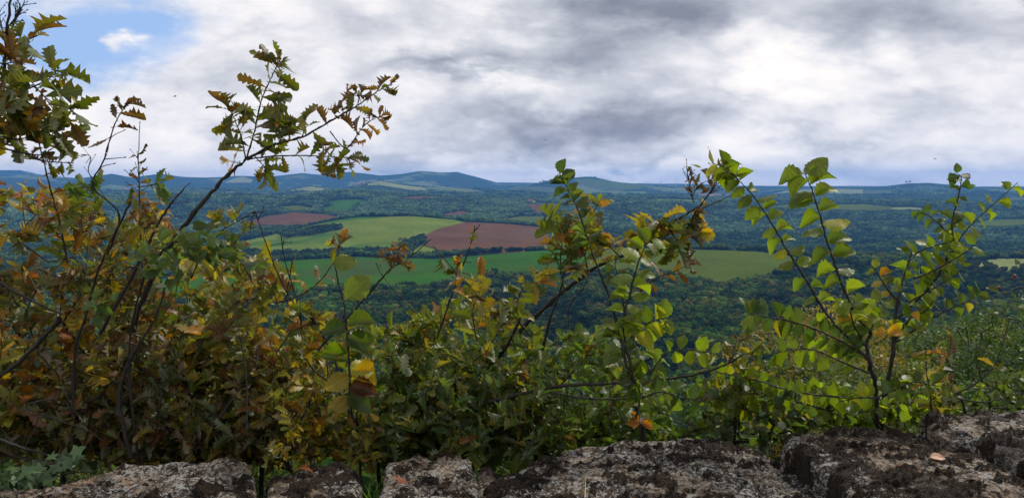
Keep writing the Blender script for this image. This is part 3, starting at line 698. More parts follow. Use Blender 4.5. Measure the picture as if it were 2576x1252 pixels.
def bare_twig(p, pts, y0, y1, r0, r1, side=3, ln=.05):
    q = p.stem(path3(pts, y0, y1), r0, r1, 7); m = len(q)
    for i in range(side):
        j = int(p.g.uniform(.3, .98)*(m-2)); d = nrm(q[j+1]-q[j]); dd = nrm(d*.8+p.rnd()*.6); L = ln*p.g.uniform(.5, 1.2)
        a = q[j]; b = a+dd*L*.5; c = a+dd*L+p.rnd()*L*.08; p.st.tube([a, b, c], [r1*1.2, r1, r1*.8], 4); p.st.tube([c, c+dd*r1*3, c+dd*r1*6], [r1*.9, r1*1.7, r1*.5], 4)
    return q
def elm_shoot(p, pts, y0, y1, r0, r1, n, s0, s1, pal='elm', start=.0, droop=.25, kind='ovate', ang=.75, face=.8, end=1.0, lowangle=None):
    """alternate leaves in two rows; s0 size at the foot, s1 at the tip"""
    q = p.stem(path3(pts, y0, y1), r0, r1, 9); m = len(q); s0 *= .86; s1 *= .84; n = int(round(n*1.1))
    for i in range(n):
        f = start+(end-start)*(i+.5+p.g.uniform(-.3, .3))/n; j = min(m-2, int(f*(m-1))); d = nrm(q[j+1]-q[j]); s = 1 if i % 2 else -1
        side = nrm(np.array([d[2], 0, -d[0]])*s); dd = nrm(d*(1-ang)+side*ang+np.array([0, p.g.normal(0, .22), -droop+p.g.normal(0, .12)]))
        nn = nrm(np.array([p.g.normal(0, .25), -face*.62, .85+p.g.normal(0, .2)]))
        pet = q[j]+dd*(s0*.05); p.leaf(kind, pet, dd, nn, (s0+(s1-s0)*f)*p.g.uniform(.78, 1.15), pick(pal, p.g))
    return q

# --- 1 tall oak sapling at the left edge
p = Plant(11); y = 2.5
main = path3([(-70,1120),(-60,800),(-30,520),(-8,330),(8,200),(16,100),(34,-60)], 2.7, 2.4)
root = ground_pt(-90, 2.75); p.stem([root]+main, .013, .003, 8)
sz = px(79, y)
for pts, n in [([(-5,330),(60,300),(130,330),(185,300)],8),([(5,270),(60,230),(120,200),(150,170)],8),([(8,200),(60,190),(120,250),(185,275)],7),([(12,130),(50,110),(95,90)],5),([(0,250),(30,290),(50,340)],6),
               ([(-10,340),(50,350),(110,330),(175,345)],6),([(-40,150),(10,160),(60,150)],6),([(-40,260),(0,280),(40,265)],7),([(-40,200),(0,215),(45,230)],7),([(10,180),(55,205),(100,230),(140,285)],8),([(-45,320),(0,325),(60,335),(95,300)],8)]:
    oak_twig(p, pts, y, y+p.g.uniform(-.15, .1), .003, .0013, n, sz, 'oakgreen', dry=.12, tipk=3, start=.15, up=.3)
for pts in [[(18,90),(45,40),(62,2)],[(18,100),(35,60),(40,5)],[(16,110),(0,50),(-5,0)],[(20,70),(50,20),(30,-20)]]: bare_twig(p, pts, y, y, .003, .0012, 8, .03)
q = oak_twig(p, [(-10,370),(60,385),(100,390),(130,375),(160,350)], y, y, .0032, .0012, 3, sz*.5, 'dry', .5, 2)
oak_twig(p, [(60,385),(110,405),(150,408),(185,410)], y, y, .0025, .0012, 5, sz*.5, 'oakgreen', .2, 2)
p.build('oak_sapling', 'tall oak sapling at the left edge whose leafy top reaches into blue sky', 'sapling', loc=tuple(root))

# --- 2 orange-brown oak shrub, far left
def tr2(p, main):
    q = bare_twig(p, [(270,640),(300,540),(235,470),(262,400),(290,310),(322,258)], 2.7, 2.5, .0036, .0014, 6, .05)
    y = 2.5
    oak_twig(p, [(262,400),(290,310),(322,258)], y, y, .002, .0012, 6, px(52, y), 'dry', .45, 5)
    bare_twig(p, [(240,460),(222,430),(228,395),(205,388)], y, y, .002, .0009, 6, .03)
    oak_twig(p, [(170,660),(150,560),(128,480),(108,400),(90,330)], 2.6, 2.5, .0036, .0014, 10, px(48, y), 'dry', .5, 2)
bush(21, 'oak_shrub', 'orange and brown oak shrub with thin dry shoots at the far left', 60, 3.1, [(-160,560,1100),(0,525,1130),(120,550,1150),(230,580,1150),(330,640,1150)], 300, 6, .098, 'orange', .14, 1.0, traced=tr2, hub=(90,1130))
def tr22(p, main):
    y = 2.45
    p.stem(path3([(186,1160),(186,905),(215,800),(240,700),(271,624),(330,505)], 2.6, y), .0075, .003, 8, 6)
    p.stem(path3([(150,1000),(65,1020),(130,1050),(216,1080),(260,1110)], y, y), .003, .002); p.stem(path3([(-40,1095),(0,1105),(50,1123),(150,1151)], 2.3, 2.35), .0055, .003)
    p.stem(path3([(60,1130),(90,1070),(96,1040)], 2.4, 2.4), .003, .0015); p.stem(path3([(0,710),(60,745),(120,775),(160,790)], y, y), .0045, .003)
    p.stem(path3([(330,1150),(300,1000),(330,900),(390,800),(420,700)], 2.5, 2.5), .007, .003); p.stem(path3([(460,1150),(502,1110),(560,1040),(600,980)], 2.5, 2.5), .0065, .003); p.stem(path3([(150,800),(60,900),(-20,960)], 2.5, 2.5), .008, .005)
bush(22, 'oak_shrub', 'dark russet oak shrub low in the left corner behind the ivy', 180, 2.85, [(-120,760,1140),(100,740,1170),(300,760,1160),(430,830,1150)], 230, 6, .088, 'russet', .12, .6, hub=(160,1160), traced=tr22)
# --- 3 shrub with the reddish spire
def tr3(p, main):
    y = 2.7
    q = bare_twig(p, [(360,700),(352,560),(350,470),(348,400),(352,305)], y, y, .0030, .0011, 14, .055)
    oak_twig(p, [(352,520),(350,450),(345,380)], y, y, .002, .001, 12, px(34, y), 'dry', .5, 0, 0)
    oak_twig(p, [(352,470),(380,465),(410,458)], y, y, .002, .001, 4, px(55, y), 'green', 0, 3)
    for i in range(46):
        u = 375+p.g.normal(0, 26); v = 545+p.g.normal(0, 22); p.oak_cluster(P(u, v, y+p.g.normal(0, .1)), p.rnd(), 2, .045, 'orange', dry=.3)
    bare_twig(p, [(250,840),(330,700),(400,560),(440,500),(478,460)], 2.6, 2.5, .007, .0015, 5, .05)
    oak_twig(p, [(235,540),(240,500),(225,470)], y, y, .002, .001, 7, px(75, y), 'green', 0, 3)
bush(31, 'oak_shrub', 'yellow and orange oak shrub with a reddish bare spire', 300, 3.2, [(200,630,1120),(300,610,1130),(380,620,1140),(460,670,1140),(560,710,1140)], 220, 6, .098, 'yellow', .14, .9, traced=tr3, hub=(320,1120))
# --- 4 oak with the long branch against the sky
p = Plant(41); y = 2.5
root = ground_pt(330, 2.9); main = [root, P(300,1180,2.85), P(330,850,2.7), P(400,665,2.6), P(470,560,2.5), P(540,475,2.5), P(590,425,2.5), P(625,398,2.5)]
p.stem(main, .011, .0042, 8, 7)
sz = px(66, y)
oak_twig(p, [(620,400),(640,330),(655,260),(680,200),(705,150)], y, 2.45, .0032, .0012, 19, sz, 'oakgreen', .12, 5, .12)
oak_twig(p, [(618,402),(608,350),(590,300),(572,268)], y, 2.42, .0026, .0011, 14, sz*.85, 'oakgreen', .12, 3, .15)
oak_twig(p, [(625,398),(690,365),(760,345),(830,305),(900,265),(950,230),(985,212)], y, 2.45, .0045, .0012, 15, sz*.72, 'oakgreen', .35, 5, .10)
oak_twig(p, [(625,400),(700,392),(780,392),(850,395),(895,398)], y, 2.55, .003, .0011, 14, sz*.85, 'oakgreen', .15, 3, .1)
oak_twig(p, [(700,362),(710,345),(705,330)], y, y, .002, .001, 4, sz*.95, 'oakgreen', 0, 2)
oak_twig(p, [(760,345),(765,320),(750,300)], y, y, .002, .001, 5, sz*.95, 'oakgreen', 0, 3)
oak_twig(p, [(790,345),(810,370),(840,400),(850,425)], y, 2.4, .002, .001, 9, sz*.8, 'oakgreen', .2, 3)
oak_twig(p, [(830,330),(870,372),(905,330),(930,305),(965,290)], y, 2.4, .0022, .001, 9, sz*.55, 'dry', .5, 4)
oak_twig(p, [(900,265),(905,240),(915,225)], y, y, .0016, .0009, 4, sz*.6, 'dry', .8, 2)
oak_twig(p, [(860,300),(862,275),(850,262)], y, y, .0016, .0009, 4, sz*.6, 'dry', .6, 2)
oak_twig(p, [(910,240),(880,240),(872,222)], y, y, .0012, .0009, 2, sz*.5, 'dry', .9, 1)
oak_twig(p, [(640,392),(665,420),(668,440)], y, y, .002, .001, 5, sz*.8, 'oakgreen', 0, 2)
oak_twig(p, [(610,410),(590,408),(580,405)], y, y, .0014, .0008, 2, sz*.5, 'orange', 0, 2)
g = p.g; T = []
for i in range(150):
    u = g.uniform(370, 660); vt_ = np.interp(u, [370,480,600,660],[680,755,750,760]); T.append(P(u, vt_+(1120-vt_)*g.random()**.64, 2.95+g.uniform(-.35, .4)))
dirs = p.grow([root, P(300,1180,2.85), P(330,850,2.7), P(400,665,2.6)], T)
for i, t in enumerate(T): p.oak_cluster(t, dirs[i], 6, .095, 'olive' if g.random() < .6 else 'yellow', dry=.08, back=1.3)
p.build('oak_shrub', 'oak shrub whose long leafy branch arches up against the clouds left of centre', 'shrub', loc=tuple(root))

# --- 5 bramble arch with rounded green leaves
p = Plant(51); y = 2.35; root = ground_pt(380, 2.65)
q = p.stem([root, P(330,1000,2.5), P(350,740,2.4), P(400,640,y), P(470,600,y), P(540,612,y), P(600,650,y), P(640,720,y)], .006, .0016, 8)
for u0, v0, n in [(400,640,10),(440,610,12),(480,600,12),(520,605,12),(560,620,10),(600,650,8),(380,680,9),(235,775,7),(260,760,6),(430,690,8),(500,650,8)]:
    for i in range(n):
        b = P(u0+p.g.normal(0, 20), v0+p.g.normal(0, 17), y+p.g.normal(0, .05)); p.leaf('ovate', b, p.rnd()*[1, .5, .6]+[0, 0, -.1], p.rnd()*.5+np.array([0, -.35, .8]), px(36, y)*p.g.uniform(.7, 1.2), np.array([.060, .10, .04])*p.g.uniform(.6, 1.5))
p.build('bramble', 'arching bramble with rounded grey green leaves over the left shrubs', 'bramble', loc=tuple(root), leafmat='elmleaf')

# --- 6 yellow oak shrub with tall bare twigs
def tr6(p, main):
    y = 2.4
    bare_twig(p, [(875,1030),(850,930),(800,820),(745,770),(700,690),(665,600),(642,530)], 2.7, y, .0042, .0016, 6, .03)
    bare_twig(p, [(642,530),(634,550),(628,590)], y, y, .0018, .0012, 2, .02)
    bare_twig(p, [(470,640),(540,590),(600,555),(642,530)], y, y, .0022, .0014, 3, .03)
    bare_twig(p, [(760,830),(745,750),(718,660),(706,585)], 2.6, y, .0028, .0013, 5, .03)
    bare_twig(p, [(730,800),(722,740),(730,690),(735,650)], 2.6, y, .002, .0012, 12, .03)
    oak_twig(p, [(700,760),(760,740),(810,700),(850,640),(852,605)], y, y, .0026, .001, 8, px(44, y), 'orange', .3, 2)
    bare_twig(p, [(620,1080),(618,930),(600,830),(590,760)], 2.3, 2.3, .0026, .0014, 2, .03)
    for u0, v0 in [(560,540),(545,560),(590,545),(600,590),(585,620),(660,690),(700,680),(560,680),(610,700)]:
        p.oak_cluster(P(u0, v0, 2.55), np.array([0, 0, 1.]), 4, .06 if v0 < 600 else .1, 'yellow', dry=.1)
    p.stem(path3([(480,700),(520,620),(560,580),(575,550)], 2.6, 2.55), .003, .001)
bush(61, 'oak_shrub', 'yellow and olive oak shrub with tall bare twigs crossing the green field', 640, 3.0, [(520,760,1120),(600,730,1130),(700,760,1140),(760,810,1140),(830,890,1140)], 230, 6, .092, 'yellow', .12, .9, traced=tr6, hub=(660,1130))
bush(62, 'oak_shrub', 'brown and grey oak shrub just behind the pale left slab', 480, 2.7, [(330,900,1165),(450,880,1160),(600,900,1155),(720,960,1160)], 190, 6, .085, 'russet', .15, .45, hub=(500,1150))
# --- 7 elm sapling
p = Plant(71); y = 2.3; root = ground_pt(890, 2.7)
q = p.stem([root, P(905,1150,2.6), P(885,1040,2.4), P(880,950,y), P(874,850,y), P(868,780,y), P(850,700,y), P(840,658,y)], .0062, .002, 8, 6)
for (u0, v0, du, dv, s, c) in [(838,660,40,-3,62,'elm'),(870,752,44,-45,86,'elm'),(874,830,-70,10,70,'elmdull'),(874,820,62,-8,72,'elmdull'),(876,868,55,-22,74,'elm'),(878,905,-58,-5,78,'elm'),(878,925,62,4,72,'elm'),(878,895,-60,-50,60,'orange'),
        (880,945,-60,28,70,'yellow'),(882,940,66,10,84,'orange'),(880,970,70,18,76,'dry'),(876,850,40,22,70,'elmdull'),(880,990,50,40,70,'elmdull'),(880,880,-50,-25,60,'elmdull'),(884,1010,-50,10,60,'yellow')]:
    b = P(u0, v0, y); e = P(u0+du, v0+dv, y+p.g.normal(0, .03)); p.leaf('ovate', b, e-b, np.array([p.g.normal(0, .2), -.75, .55]), px(s, y), pick(c, p.g))
p.stem(path3([(880,1040),(850,980),(790,930),(770,900)], 2.5, y), .004, .002)
p.stem(path3([(890,1060),(910,1000),(920,950)], 2.5, y), .003, .0015)
p.build('elm_sapling', 'slender elm sapling with broad bright leaves standing left of centre', 'sapling', loc=tuple(root), leafmat='elmleaf')
# --- 8 oak shrub with dry twig
def tr8(p, main):
    y = 2.5
    bare_twig(p, [(800,880),(900,770),(960,700),(990,670),(1020,655),(1085,600)], 2.6, y, .0045, .0014, 5, .03)
    bare_twig(p, [(975,690),(998,650),(1008,610)], y, y, .002, .001, 3, .02); bare_twig(p, [(990,675),(965,640),(950,615)], y, y, .0016, .001, 3, .02)
    for u0, v0 in [(1000,640),(1008,655),(985,662),(1015,640),(965,645),(1020,672),(990,655),(1000,625)]: p.oak_cluster(P(u0, v0, y), p.rnd(), 3, .036, 'dry', dry=.8)
    bare_twig(p, [(1060,800),(1010,750),(960,690),(945,660)], 2.7, 2.7, .002, .001, 4, .02)
bush(81, 'oak_shrub', 'olive oak shrub with a twig of withered brown leaves', 930, 3.1, [(800,930,1130),(900,910,1140),(960,870,1140),(1060,860,1130),(1120,870,1130)], 165, 6, .090, 'olive', .1, .9, traced=tr8, hub=(950,1130))
bush(82, 'oak_shrub', 'low yellow and brown seedling oak beside the cleft stones', 760, 2.6, [(650,1010,1165),(760,1000,1160),(900,1020,1150),(960,1060,1150)], 80, 5, .062, 'yellow', .1, .35, hub=(780,1150))
# --- 9 central oak
def tr9(p, main):
    y = 2.5
    bare_twig(p, [(1100,850),(1130,760),(1160,680),(1185,610),(1195,568)], 2.7, y, .0036, .0013, 5, .035)
    bare_twig(p, [(1150,690),(1110,640),(1088,618)], y, y, .002, .001, 3, .02)
    for u0, v0 in [(1188,590),(1180,620),(1190,572),(1198,600)]: p.oak_cluster(P(u0, v0, y), p.rnd(), 1, .03, 'orange', dry=.6)
    oak_twig(p, [(1330,840),(1280,780),(1230,730),(1180,690),(1135,685)], 2.8, y, .0034, .0012, 16, px(66, y), 'yellow', .1, 5, .1)
    oak_twig(p, [(1290,800),(1300,760),(1320,720),(1350,712)], 2.8, y, .0026, .0012, 12, px(60, y), 'yellow', .05, 5, .1)
    oak_twig(p, [(1200,860),(1190,800),(1195,760),(1210,745)], 2.8, y, .0026, .0012, 10, px(60, y), 'yellow', .1, 5, .1)
    p.stem(path3([(1270,880),(1300,820),(1310,800)], 2.8, y), .006, .004)
bush(91, 'oak_shrub', 'yellow green oak shrub spreading in the centre below the ploughed field', 1180, 3.1, [(1020,890,1130),(1110,840,1130),(1200,830,1130),(1290,850,1120),(1370,910,1120)], 215, 6, .094, 'olive', .06, .9, traced=tr9, hub=(1190,1120))
bush(92, 'oak_shrub', 'dark green oak shrub low in the centre behind the stones', 1120, 2.75, [(930,980,1150),(1050,940,1145),(1200,930,1150),(1350,960,1150),(1420,1010,1130)], 260, 6, .088, 'deep', .03, .55, hub=(1150,1140))
# --- 10 elm shoot centre
p = Plant(101); y = 2.45; root = ground_pt(1600, 2.9)
p.stem([root, P(1590,1150,2.8), P(1585,980,2.7), P(1560,840,y)], .008, .0045, 8)
elm_shoot(p, [(1560,840),(1530,740),(1495,650),(1475,590),(1455,530),(1430,480),(1408,435)], y, y, .0042, .0014, 18, px(50, y), px(46, y), 'elmdull', start=.40, droop=.0, face=.5, ang=.65)
elm_shoot(p, [(1575,800),(1560,720),(1545,660)], y, y, .003, .0014, 9, px(46, y), px(40, y), 'elmdull', start=.1, face=.4)
p.build('elm_sapling', 'thin elm shoot with pleated grey green leaves rising above the ploughed field', 'sapling', loc=tuple(root), leafmat='elmleaf')
# --- 11 oak with long leaning branch
def tr11(p, main):
    y = 2.6
    q = p.stem(path3([(1250,900),(1290,850),(1340,800),(1420,730),(1500,672),(1580,635),(1640,600),(1700,555),(1760,520)], 2.9, y), .0095, .0036, 8, 6)
    bare_twig(p, [(1760,520),(1785,485),(1805,450),(1828,395)], y, y, .0032, .0012, 12, .045)
    bare_twig(p, [(1745,510),(1735,470),(1728,420)], y, y, .0024, .001, 12, .04); bare_twig(p, [(1765,525),(1810,505),(1850,485)], y, y, .002, .001, 4, .03)
    oak_twig(p, [(1740,500),(1755,470),(1790,450)], y, y, .0018, .001, 7, px(30, y), 'dry', .6, 2)
    for u0, v0 in [(1738,450),(1735,420),(1745,470),(1765,520),(1750,540),(1790,470),(1800,440),(1815,420),(1760,550),(1825,405)]: p.oak_cluster(P(u0, v0, y), p.rnd(), 3, .036, 'dry' if p.g.random() < .5 else 'orange', dry=.5)
    for pts, n, s, pal in [([(1640,600),(1655,570),(1665,550)],6,74,'yellow'),([(1700,555),(1715,580),(1735,595)],7,62,'olive'),([(1590,630),(1610,605),(1600,590)],8,58,'yellow'),([(1560,645),(1540,625),(1530,605)],9,50,'yellow'),
                           ([(1680,570),(1700,600),(1710,630)],6,70,'olive'),([(1480,690),(1470,640),(1455,600)],10,62,'yellow'),([(1420,740),(1410,660),(1415,600),(1420,565)],13,76,'olive'),([(1430,640),(1470,590),(1490,540),(1510,500)],9,52,'yellow'),
                           ([(1415,700),(1400,650),(1385,630)],6,62,'deep'),([(1455,620),(1480,600),(1500,580)],6,55,'yellow'),([(1600,635),(1630,600),(1680,600)],7,56,'olive'),([(1750,530),(1740,560),(1745,580)],5,45,'orange')]:
        oak_twig(p, pts, y+p.g.normal(0, .05), y, .0026, .0011, n, px(s, y), pal, .08, 3, .1)
    bare_twig(p, [(1365,880),(1385,800),(1410,730),(1420,680),(1432,640)], 2.8, y, .005, .0025, 3, .03)
    bare_twig(p, [(1440,860),(1430,780),(1470,720),(1480,690)], 2.8, y, .0025, .001, 6, .03)
    oak_twig(p, [(1560,770),(1600,740),(1650,700),(1690,685),(1740,662)], 2.7, y, .003, .0011, 7, px(42, y), 'dry', .6, 4, .3)
    p.stem(path3([(1230,1010),(1400,972),(1520,965),(1620,958),(1740,943),(1830,915),(1870,890)], 2.6, 2.3), .0068, .0024, 8, 6)
    oak_twig(p, [(1830,915),(1855,880),(1862,850)], 2.35, 2.35, .002, .0012, 14, px(34, 2.35), 'yellow', .15, 5, .1)
    bare_twig(p, [(1390,985),(1460,1000),(1540,1003),(1590,1000)], 2.4, 2.4, .0036, .0022, 4, .03)
bush(111, 'oak_shrub', 'oak shrub with one long dark branch leaning right towards the wind turbines', 1400, 3.0, [(1290,930,1120),(1400,910,1120),(1500,900,1120),(1600,930,1110),(1680,980,1110)], 200, 6, .084, 'green', .05, .8, traced=tr11, hub=(1400,1110))
# --- 12 broad leaved elm
p = Plant(121); y = 2.3; root = ground_pt(1620, 2.7)
p.stem([root, P(1617,1140,2.55), P(1605,1060,2.4), P(1590,950,y), P(1575,870,y)], .0085, .005, 8, 6)
elm_shoot(p, [(1575,870),(1568,800),(1585,740),(1600,680),(1618,630),(1640,600)], y, y, .004, .0015, 18, px(62, y), px(56, y), 'elm', start=.05, droop=.12, face=.85, ang=.8)
elm_shoot(p, [(1590,950),(1570,900),(1560,850),(1545,800)], y, y, .0035, .0015, 8, px(56, y), px(50, y), 'elmdull', droop=.2)
elm_shoot(p, [(1585,850),(1620,820),(1650,805),(1680,800)], y, y, .0028, .0012, 9, px(72, y), px(50, y), 'elm', droop=.05)
elm_shoot(p, [(1590,960),(1640,930),(1680,885),(1740,880),(1800,890)], y, y, .0032, .0012, 12, px(54, y), px(42, y), 'elm', droop=.1)
elm_shoot(p, [(1595,1010),(1660,985),(1720,1000),(1790,1010)], y, y, .0032, .0012, 8, px(60, y), px(50, y), 'elmdull', droop=.0)
elm_shoot(p, [(1600,1050),(1610,1000),(1600,960),(1570,930)], y, y, .0032, .0012, 9, px(54, y), px(46, y), 'deep', droop=.2)
for (u0, v0, du, dv) in [(1610,1058,-48,10),(1612,1062,38,18),(1608,1055,-30,-8)]:
    b = P(u0, v0, y); p.leaf('ovate', b, P(u0+du, v0+dv, y)-b, np.array([0, -.7, .6]), px(36, y), np.array([.34, .13, .01])*p.g.uniform(.7, 1.1))
p.build('elm_sapling', 'broad leaved elm sapling right of centre rooted behind the long lichen slab', 'sapling', loc=tuple(root), leafmat='elmleaf')
# --- filler shrubs centre right
bush(131, 'hawthorn_shrub', 'small leaved green shrub in the gap behind the long lichen slab', 1480, 3.3, [(1330,960,1130),(1450,950,1130),(1600,980,1120),(1700,1010,1110)], 240, 8, .045, 'green', 0, .9, kind='round', leafmat='elmleaf', airy=25, hub=(1480,1120))
def tr14(p, main):
    y = 2.5
    for pts in [[(2130,1000),(2000,985),(1900,955),(1800,935)],[(2080,1030),(1960,1000),(1860,985),(1740,975)],[(1960,1060),(1880,1030),(1800,1000),(1750,985)]]:
        elm_shoot(p, pts, y, y, .003, .001, 26, px(38, y), px(34, y), 'elm', droop=.1, kind='round', ang=.8, face=.5)
bush(141, 'hazel_shrub', 'low yellow green shrub with long creeping twigs between elm and slab', 1860, 2.7, [(1690,1000,1110),(1800,985,1110),(1900,985,1120),(2000,1005,1080),(2120,1015,1060)], 140, 7, .042, 'elmdull', 0, .6, kind='round', leafmat='elmleaf', airy=25, traced=tr14, hub=(1860,1100))
bush(142, 'oak_seedling', 'small oak seedling with dull curled leaves right of the broad elm', 1840, 2.6, [(1760,925,1000),(1840,905,1010),(1930,930,1010)], 30, 6, .072, 'olive', .15, .3, hub=(1850,1040))
bush(143, 'hazel_shrub', 'bright green low shrub at the foot of the right elm', 2180, 2.75, [(2040,990,1070),(2150,980,1060),(2300,985,1060),(2420,1000,1040)], 110, 7, .048, 'elm', 0, .5, kind='round', leafmat='elmleaf', airy=25, hub=(2190,1050))
# --- right elm
p = Plant(151); y = 2.35; root = ground_pt(2210, 2.75)
p.stem([root, P(2206,1150,2.6), P(2206,1060,2.45), P(2203,980,2.4), P(2185,900,y), P(2180,855,y)], .0092, .0052, 8, 7)
elm_shoot(p, [(2180,858),(2190,835),(2160,800),(2120,720),(2085,620),(2062,540),(2040,470),(2022,428)], y, y, .0050, .0014, 21, px(50, y), px(78, y), 'elm', start=.22, droop=.05, face=.9, ang=.95)
elm_shoot(p, [(2185,905),(2130,845),(2080,790),(2020,690),(1975,620),(1940,560),(1900,500),(1860,455),(1820,425)], y, y, .0044, .0013, 24, px(42, y), px(56, y), 'elm', start=.25, droop=.12, face=.85, ang=.95)
elm_shoot(p, [(2185,900),(2120,860),(2030,820),(1950,800),(1880,790)], y, y, .0042, .0014, 20, px(42, y), px(58, y), 'elmdull', start=.1, droop=.1)
elm_shoot(p, [(2190,940),(2120,910),(2050,880),(1990,880),(1930,890)], y, y, .0034, .0012, 13, px(48, y), px(54, y), 'elm', start=.1, droop=.1)
elm_shoot(p, [(1860,455),(1830,425),(1790,410)], y, y, .002, .001, 5, px(54, y), px(50, y), 'elm', droop=.0, ang=.6)
for pts in [[(2182,880),(2150,820),(2140,780),(2150,760)],[(2182,860),(2200,800),(2205,770),(2215,755)],[(2203,1000),(2160,1000),(2110,1010)],[(2205,1030),(2150,1040),(2090,1040)],[(2204,1000),(2250,980),(2300,960),(2360,970),(2400,960)],]:
    elm_shoot(p, pts, y, y+p.g.uniform(-.1, .2), .0030, .0012, 9, px(46, y), px(42, y), 'elm' if p.g.random() < .6 else 'elmdull', start=.1, droop=.15)
for (u0, v0, du, dv, s) in [(2142,795,-34,10,36),(2228,832,-26,6,32),(2292,790,28,14,34),(2232,838,34,-6,44)]:
    b = P(u0, v0, y-.03); p.leaf('ovate', b, P(u0+du, v0+dv, y-.03)-b, np.array([.25, -.8, .5]), px(s, y), np.array([.42, .22, .01])*p.g.uniform(.6, 1.1))
p.build('elm_sapling', 'dark stemmed elm sapling on the right with two long feathered shoots', 'sapling', loc=tuple(root), leafmat='elmleaf')
p = Plant(152); y = 2.55; root = ground_pt(2225, 2.9)
p.stem([root, P(2215,1100,2.75), P(2225,1000,2.6), P(2245,900,y), P(2252,800,y), P(2262,745,y)], .009, .0055, 8, 6)
for pts, n, s0, s1, pal in [([(2262,745),(2275,690),(2292,640),(2300,605)],11,44,42,'elm'),([(2258,800),(2330,730),(2385,650),(2430,580),(2480,530),(2560,460)],30,56,48,'elm'),([(2400,620),(2395,560),(2410,500),(2418,450),(2405,435)],17,48,42,'elmdull'),
        ([(2400,600),(2370,570),(2340,545),(2310,530)],12,36,36,'elmdull'),([(2240,870),(2300,830),(2380,780),(2440,755),(2480,720)],20,52,46,'elmdull'),([(2262,760),(2235,730),(2215,700),(2195,670)],11,42,38,'yellow'),
        ([(2285,760),(2340,730),(2390,700),(2430,670)],13,46,44,'elm'),([(2300,700),(2350,680),(2420,640),(2460,610)],12,44,40,'elm'),([(2300,640),(2330,625),(2400,605)],8,40,40,'elm'),([(2250,860),(2290,800),(2330,780),(2360,740)],12,52,50,'elm'),([(2330,730),(2370,680),(2380,640)],12,50,48,'elm'),([(2380,650),(2400,620),(2400,590)],12,50,48,'elm')]:
    elm_shoot(p, pts, y, y+p.g.uniform(-.1, .15), .0034, .0012, int(n*.68), px(s0*.88, y), px(s1*.88, y), pal, start=.1, droop=.1)
p.build('elm_sapling', 'wide branched elm sapling at the right, its twigs crossing the blue slope', 'sapling', loc=tuple(root), leafmat='elmleaf')
# --- rose with hips, oak twig with orange leaf
p = Plant(161); y = 2.6; root = ground_pt(2640, 2.9)
q = p.stem([root, P(2640,1000,2.8), P(2620,800,y), P(2580,726,y), P(2540,732,y), P(2500,745,y)], .004, .0014, 8)
p.stem(path3([(2600,760),(2590,720),(2572,700)], y, y), .002, .001)
p.stem(path3([(2620,820),(2540,800),(2480,785),(2440,765)], y, y), .002, .001)
for i in range(30): p.leaf('round', P(2600+p.g.normal(0, 25), 780+p.g.normal(0, 60), y), p.rnd(), p.rnd()+[0, 0, .8], .025, pick('green', p.g))
rose = p.build('rose_bush', 'thin wild rose twigs with red hips at the right edge', 'rose bush', loc=tuple(root), leafmat='elmleaf')
m_, t_ = mat('rose_hip'); out(t_, t_.n('ShaderNodeBsdfPrincipled', ins={'Base Color': t_.ramp(t_.noise(t_.n('ShaderNodeNewGeometry').outputs['Position'], 90), [(.4, (.14, .010, .012)), (.7, (.24, .02, .018))]), 'Roughness': .3}).outputs[0]); M['hip'] = m_
for u0, v0 in [(2548,700),(2552,694),(2512,723),(2507,727)]:
    V, Fc = ICO2; V = V*np.array([.0045, .0045, .0062]); V[:, 2] = np.where(V[:, 2] < -.006, V[:, 2]-.003, V[:, 2]); mesh_np('rose_hip', V+P(u0, v0, y), Fc, M['hip'], parent=rose)
p = Plant(171); y = 2.5; root = ground_pt(2460, 2.8)
p.stem([root, P(2430,1100,2.6), P(2400,990,y), P(2395,960,y)], .005, .003)
p.stem(path3([(2400,992),(2460,960),(2500,920),(2520,870),(2540,800)], y, y), .0032, .0012); p.stem(path3([(2400,1000),(2480,1010),(2560,990),(2620,980)], y, y), .003, .0012)
p.stem(path3([(2345,1060),(2340,990),(2330,930),(2330,880)], y, y), .0036, .0012)
for u0, v0, pal, k in [(2510,925,'orange',3),(2380,960,'russet',5),(2370,930,'yellow',5),(2350,900,'olive',5),(2330,880,'yellow',4),(2365,1000,'yellow',6),(2385,1020,'yellow',6),(2330,960,'yellow',4),(2340,1030,'yellow',6),(2290,840,'olive',3),(2390,850,'yellow',4),(2400,880,'olive',4)]:
    p.oak_cluster(P(u0, v0, y), p.rnd(), k, .055, pal, dry=.15)
p.build('oak_seedling', 'spindly oak seedling with one orange leaf near the right edge', 'seedling', loc=tuple(root))
bush(172, 'hazel_shrub', 'yellow green leaves at the right edge above the far slab', 2540, 2.8, [(2400,1000,1060),(2500,985,1050),(2640,970,1040)], 45, 6, .045, 'elmdull', 0, .4, kind='round', leafmat='elmleaf', airy=25, hub=(2540,1060))

# --- ivy bottom left
p = Plant(181); root = ground_pt(40, 2.25)
a = p.stem([P(-60,1260,2.1)]+path3([(0,1230),(60,1225),(120,1205),(180,1190),(220,1180)], 2.2, 2.35), .003, .0015)
p.stem(path3([(20,1230),(40,1190),(90,1160),(130,1155)], 2.2, 2.3), .0025, .0012)
for i in range(75):
    u = p.g.choice([20, 60, 40, 90, 150, 200])+p.g.normal(0, 22); v = np.interp(u, [0,200],[1215,1165])+p.g.normal(0, 22)
    p.leaf('ivy', P(u, v, 2.22+p.g.normal(0, .05)+(u/2000)), p.rnd()*[1, .4, .8], np.array([0, -.6, .7])+p.rnd()*.35, px(46, 2.2)*p.g.uniform(.6, 1.15), np.array([.045, .095, .03])*p.g.uniform(.5, 1.3))
p.build('ivy', 'trailing ivy with small lobed green leaves in the bottom left corner', 'ivy', loc=tuple(np.array(a[0])), leafmat='ivyleaf')
